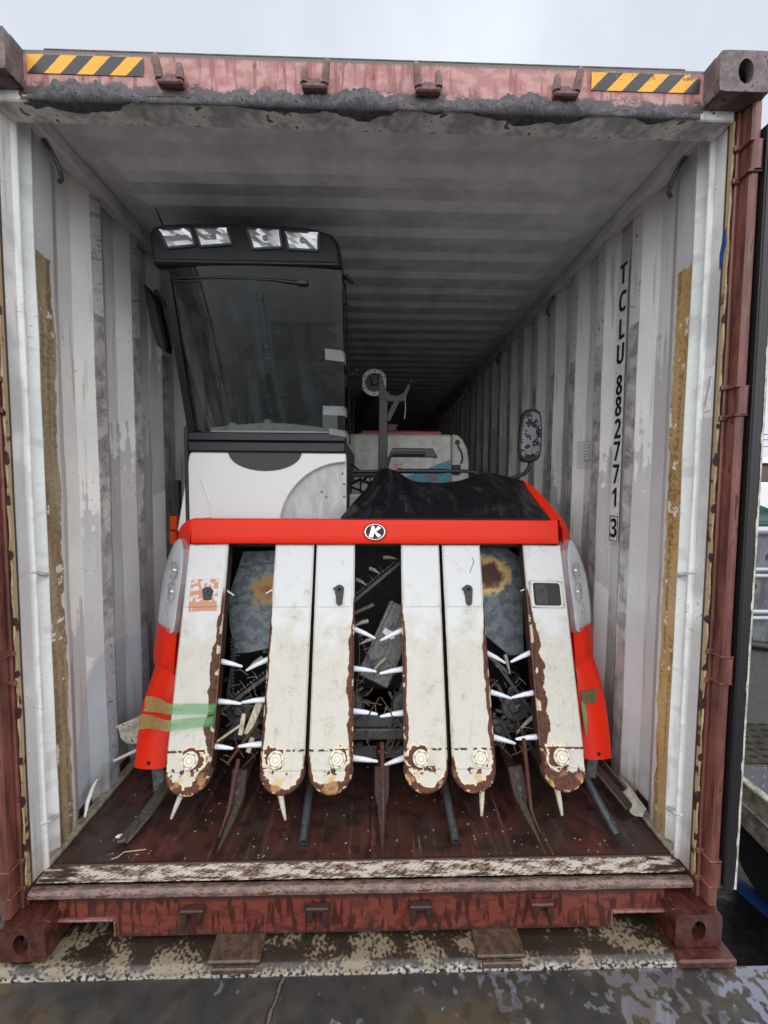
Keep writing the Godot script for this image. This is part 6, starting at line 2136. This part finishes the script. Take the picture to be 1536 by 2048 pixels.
func build_small():
	var rng := RandomNumberGenerator.new()
	rng.seed = 44
	# straw and chips on the floor
	var b := B.new(V(0, 0.19, -0.4))
	for i in 110:
		var x = rng.randf_range(-1.05, 1.05)
		var z = -0.17 - pow(rng.randf(), 1.5) * 0.5
		var l = rng.randf_range(0.002, 0.010)
		var a = rng.randf() * TAU
		b.box(V(x, 0.1925, z), V(l, 0.002, rng.randf_range(0.0015, 0.004)), 0.0, Basis(Vector3.UP, a))
	var o := part("floor_straw", b, M.straw, self)
	o.position = V(0, 0.19, -0.4)
	o.set_meta("kind", "stuff")
	o.set_meta("label", "pale chips and straw bits scattered on the wet container floor")
	o.set_meta("category", "straw")
	# torn pieces along the walls
	var spec = [[V(1.115, 0.20, -0.40), "crumpled cream metal scrap leaning on the right wall beside the skid tube", 1.0]]
	for q in spec:
		b = B.new(q[0])
		var rows = []
		for i in 5:
			var r = []
			for j in 4: r.append(q[0] + V(q[2] * (j * 0.012 + rng.randf_range(-0.006, 0.006)), j * 0.016 + rng.randf_range(0, 0.012), 0.09 - i * 0.045 + rng.randf_range(-0.01, 0.01)))
			rows.append(r)
		b.shell(rows, V(0.003, 0.003, 0), 0)
		o = part("scrap_piece", b, M.white_edge if q[2] > 0 else mk(Color(0.66, 0.70, 0.74), 0.5, 0, {t = "dirt", tri = 6.0}), self)
		o.position = q[0]
		tag(o, q[1], "scrap")
	b = B.new(V(-1.13, 0.2, -0.36))
	b.tube([V(-1.150, 0.225, -0.335), V(-1.158, 0.265, -0.365), V(-1.160, 0.30, -0.40), V(-1.158, 0.318, -0.43)], [0.004, 0.009, 0.008, 0.003], 7)
	o = part("plastic_strip", b, M.white_paint, self)
	o.position = V(-1.13, 0.2, -0.36)
	tag(o, "curled white plastic strip standing against the lower left wall", "plastic strip")
	var t := thing("twig", "thin bent straw stalk lying on the floor before the left skid bar", "straw", V(-0.86, 0.19, -0.2))
	b = nb(t)
	b.tube([V(-0.945, 0.194, -0.172), V(-0.925, 0.197, -0.178), V(-0.915, 0.196, -0.20), V(-0.88, 0.195, -0.206), V(-0.84, 0.195, -0.212)], 0.0022, 5)
	part("stalk", b, M.straw, t)
	b = B.new(V(-0.96, 0.19, -0.24))
	b.prism([P(-0.016, -0.004), P(0.012, -0.008), P(0.018, 0.004), P(0.004, 0.011), P(-0.012, 0.008)], 0.0, 0.006, Transform3D(Basis(V(1, 0, 0), V(0, 0, -1), V(0, 1, 0)), V(-0.975, 0.1905, -0.275)), 0.002)
	o = part("paper_scrap", b, M.label_white, self)
	o.position = V(-0.96, 0.19, -0.24)
	tag(o, "small white paper scrap on the floor between left wall and skid bar", "scrap")
	# ladder standing on the ramp behind the camera, seen mirrored in the windscreen
	t = thing("ladder", "short aluminium ladder standing on the ramp, mirrored in the dark windscreen", "ladder", V(-1.62, -0.036, 4.1))
	for k in 2:
		b = nb(t)
		b.bar(V(-1.72 + k * 0.22, -0.036, 4.2), V(-1.685 + k * 0.215, 1.17, 4.0), 0.03, 0.05)
		part("stile", b, M.alu, t)
	for i in 6:
		b = nb(t)
		var f = 0.12 + i * 0.16
		b.bar(V(-1.72, -0.036, 4.2).lerp(V(-1.685, 1.17, 4.0), f), V(-1.50, -0.036, 4.2).lerp(V(-1.47, 1.17, 4.0), f), 0.03, 0.03)
		part("rung", b, M.alu, t)
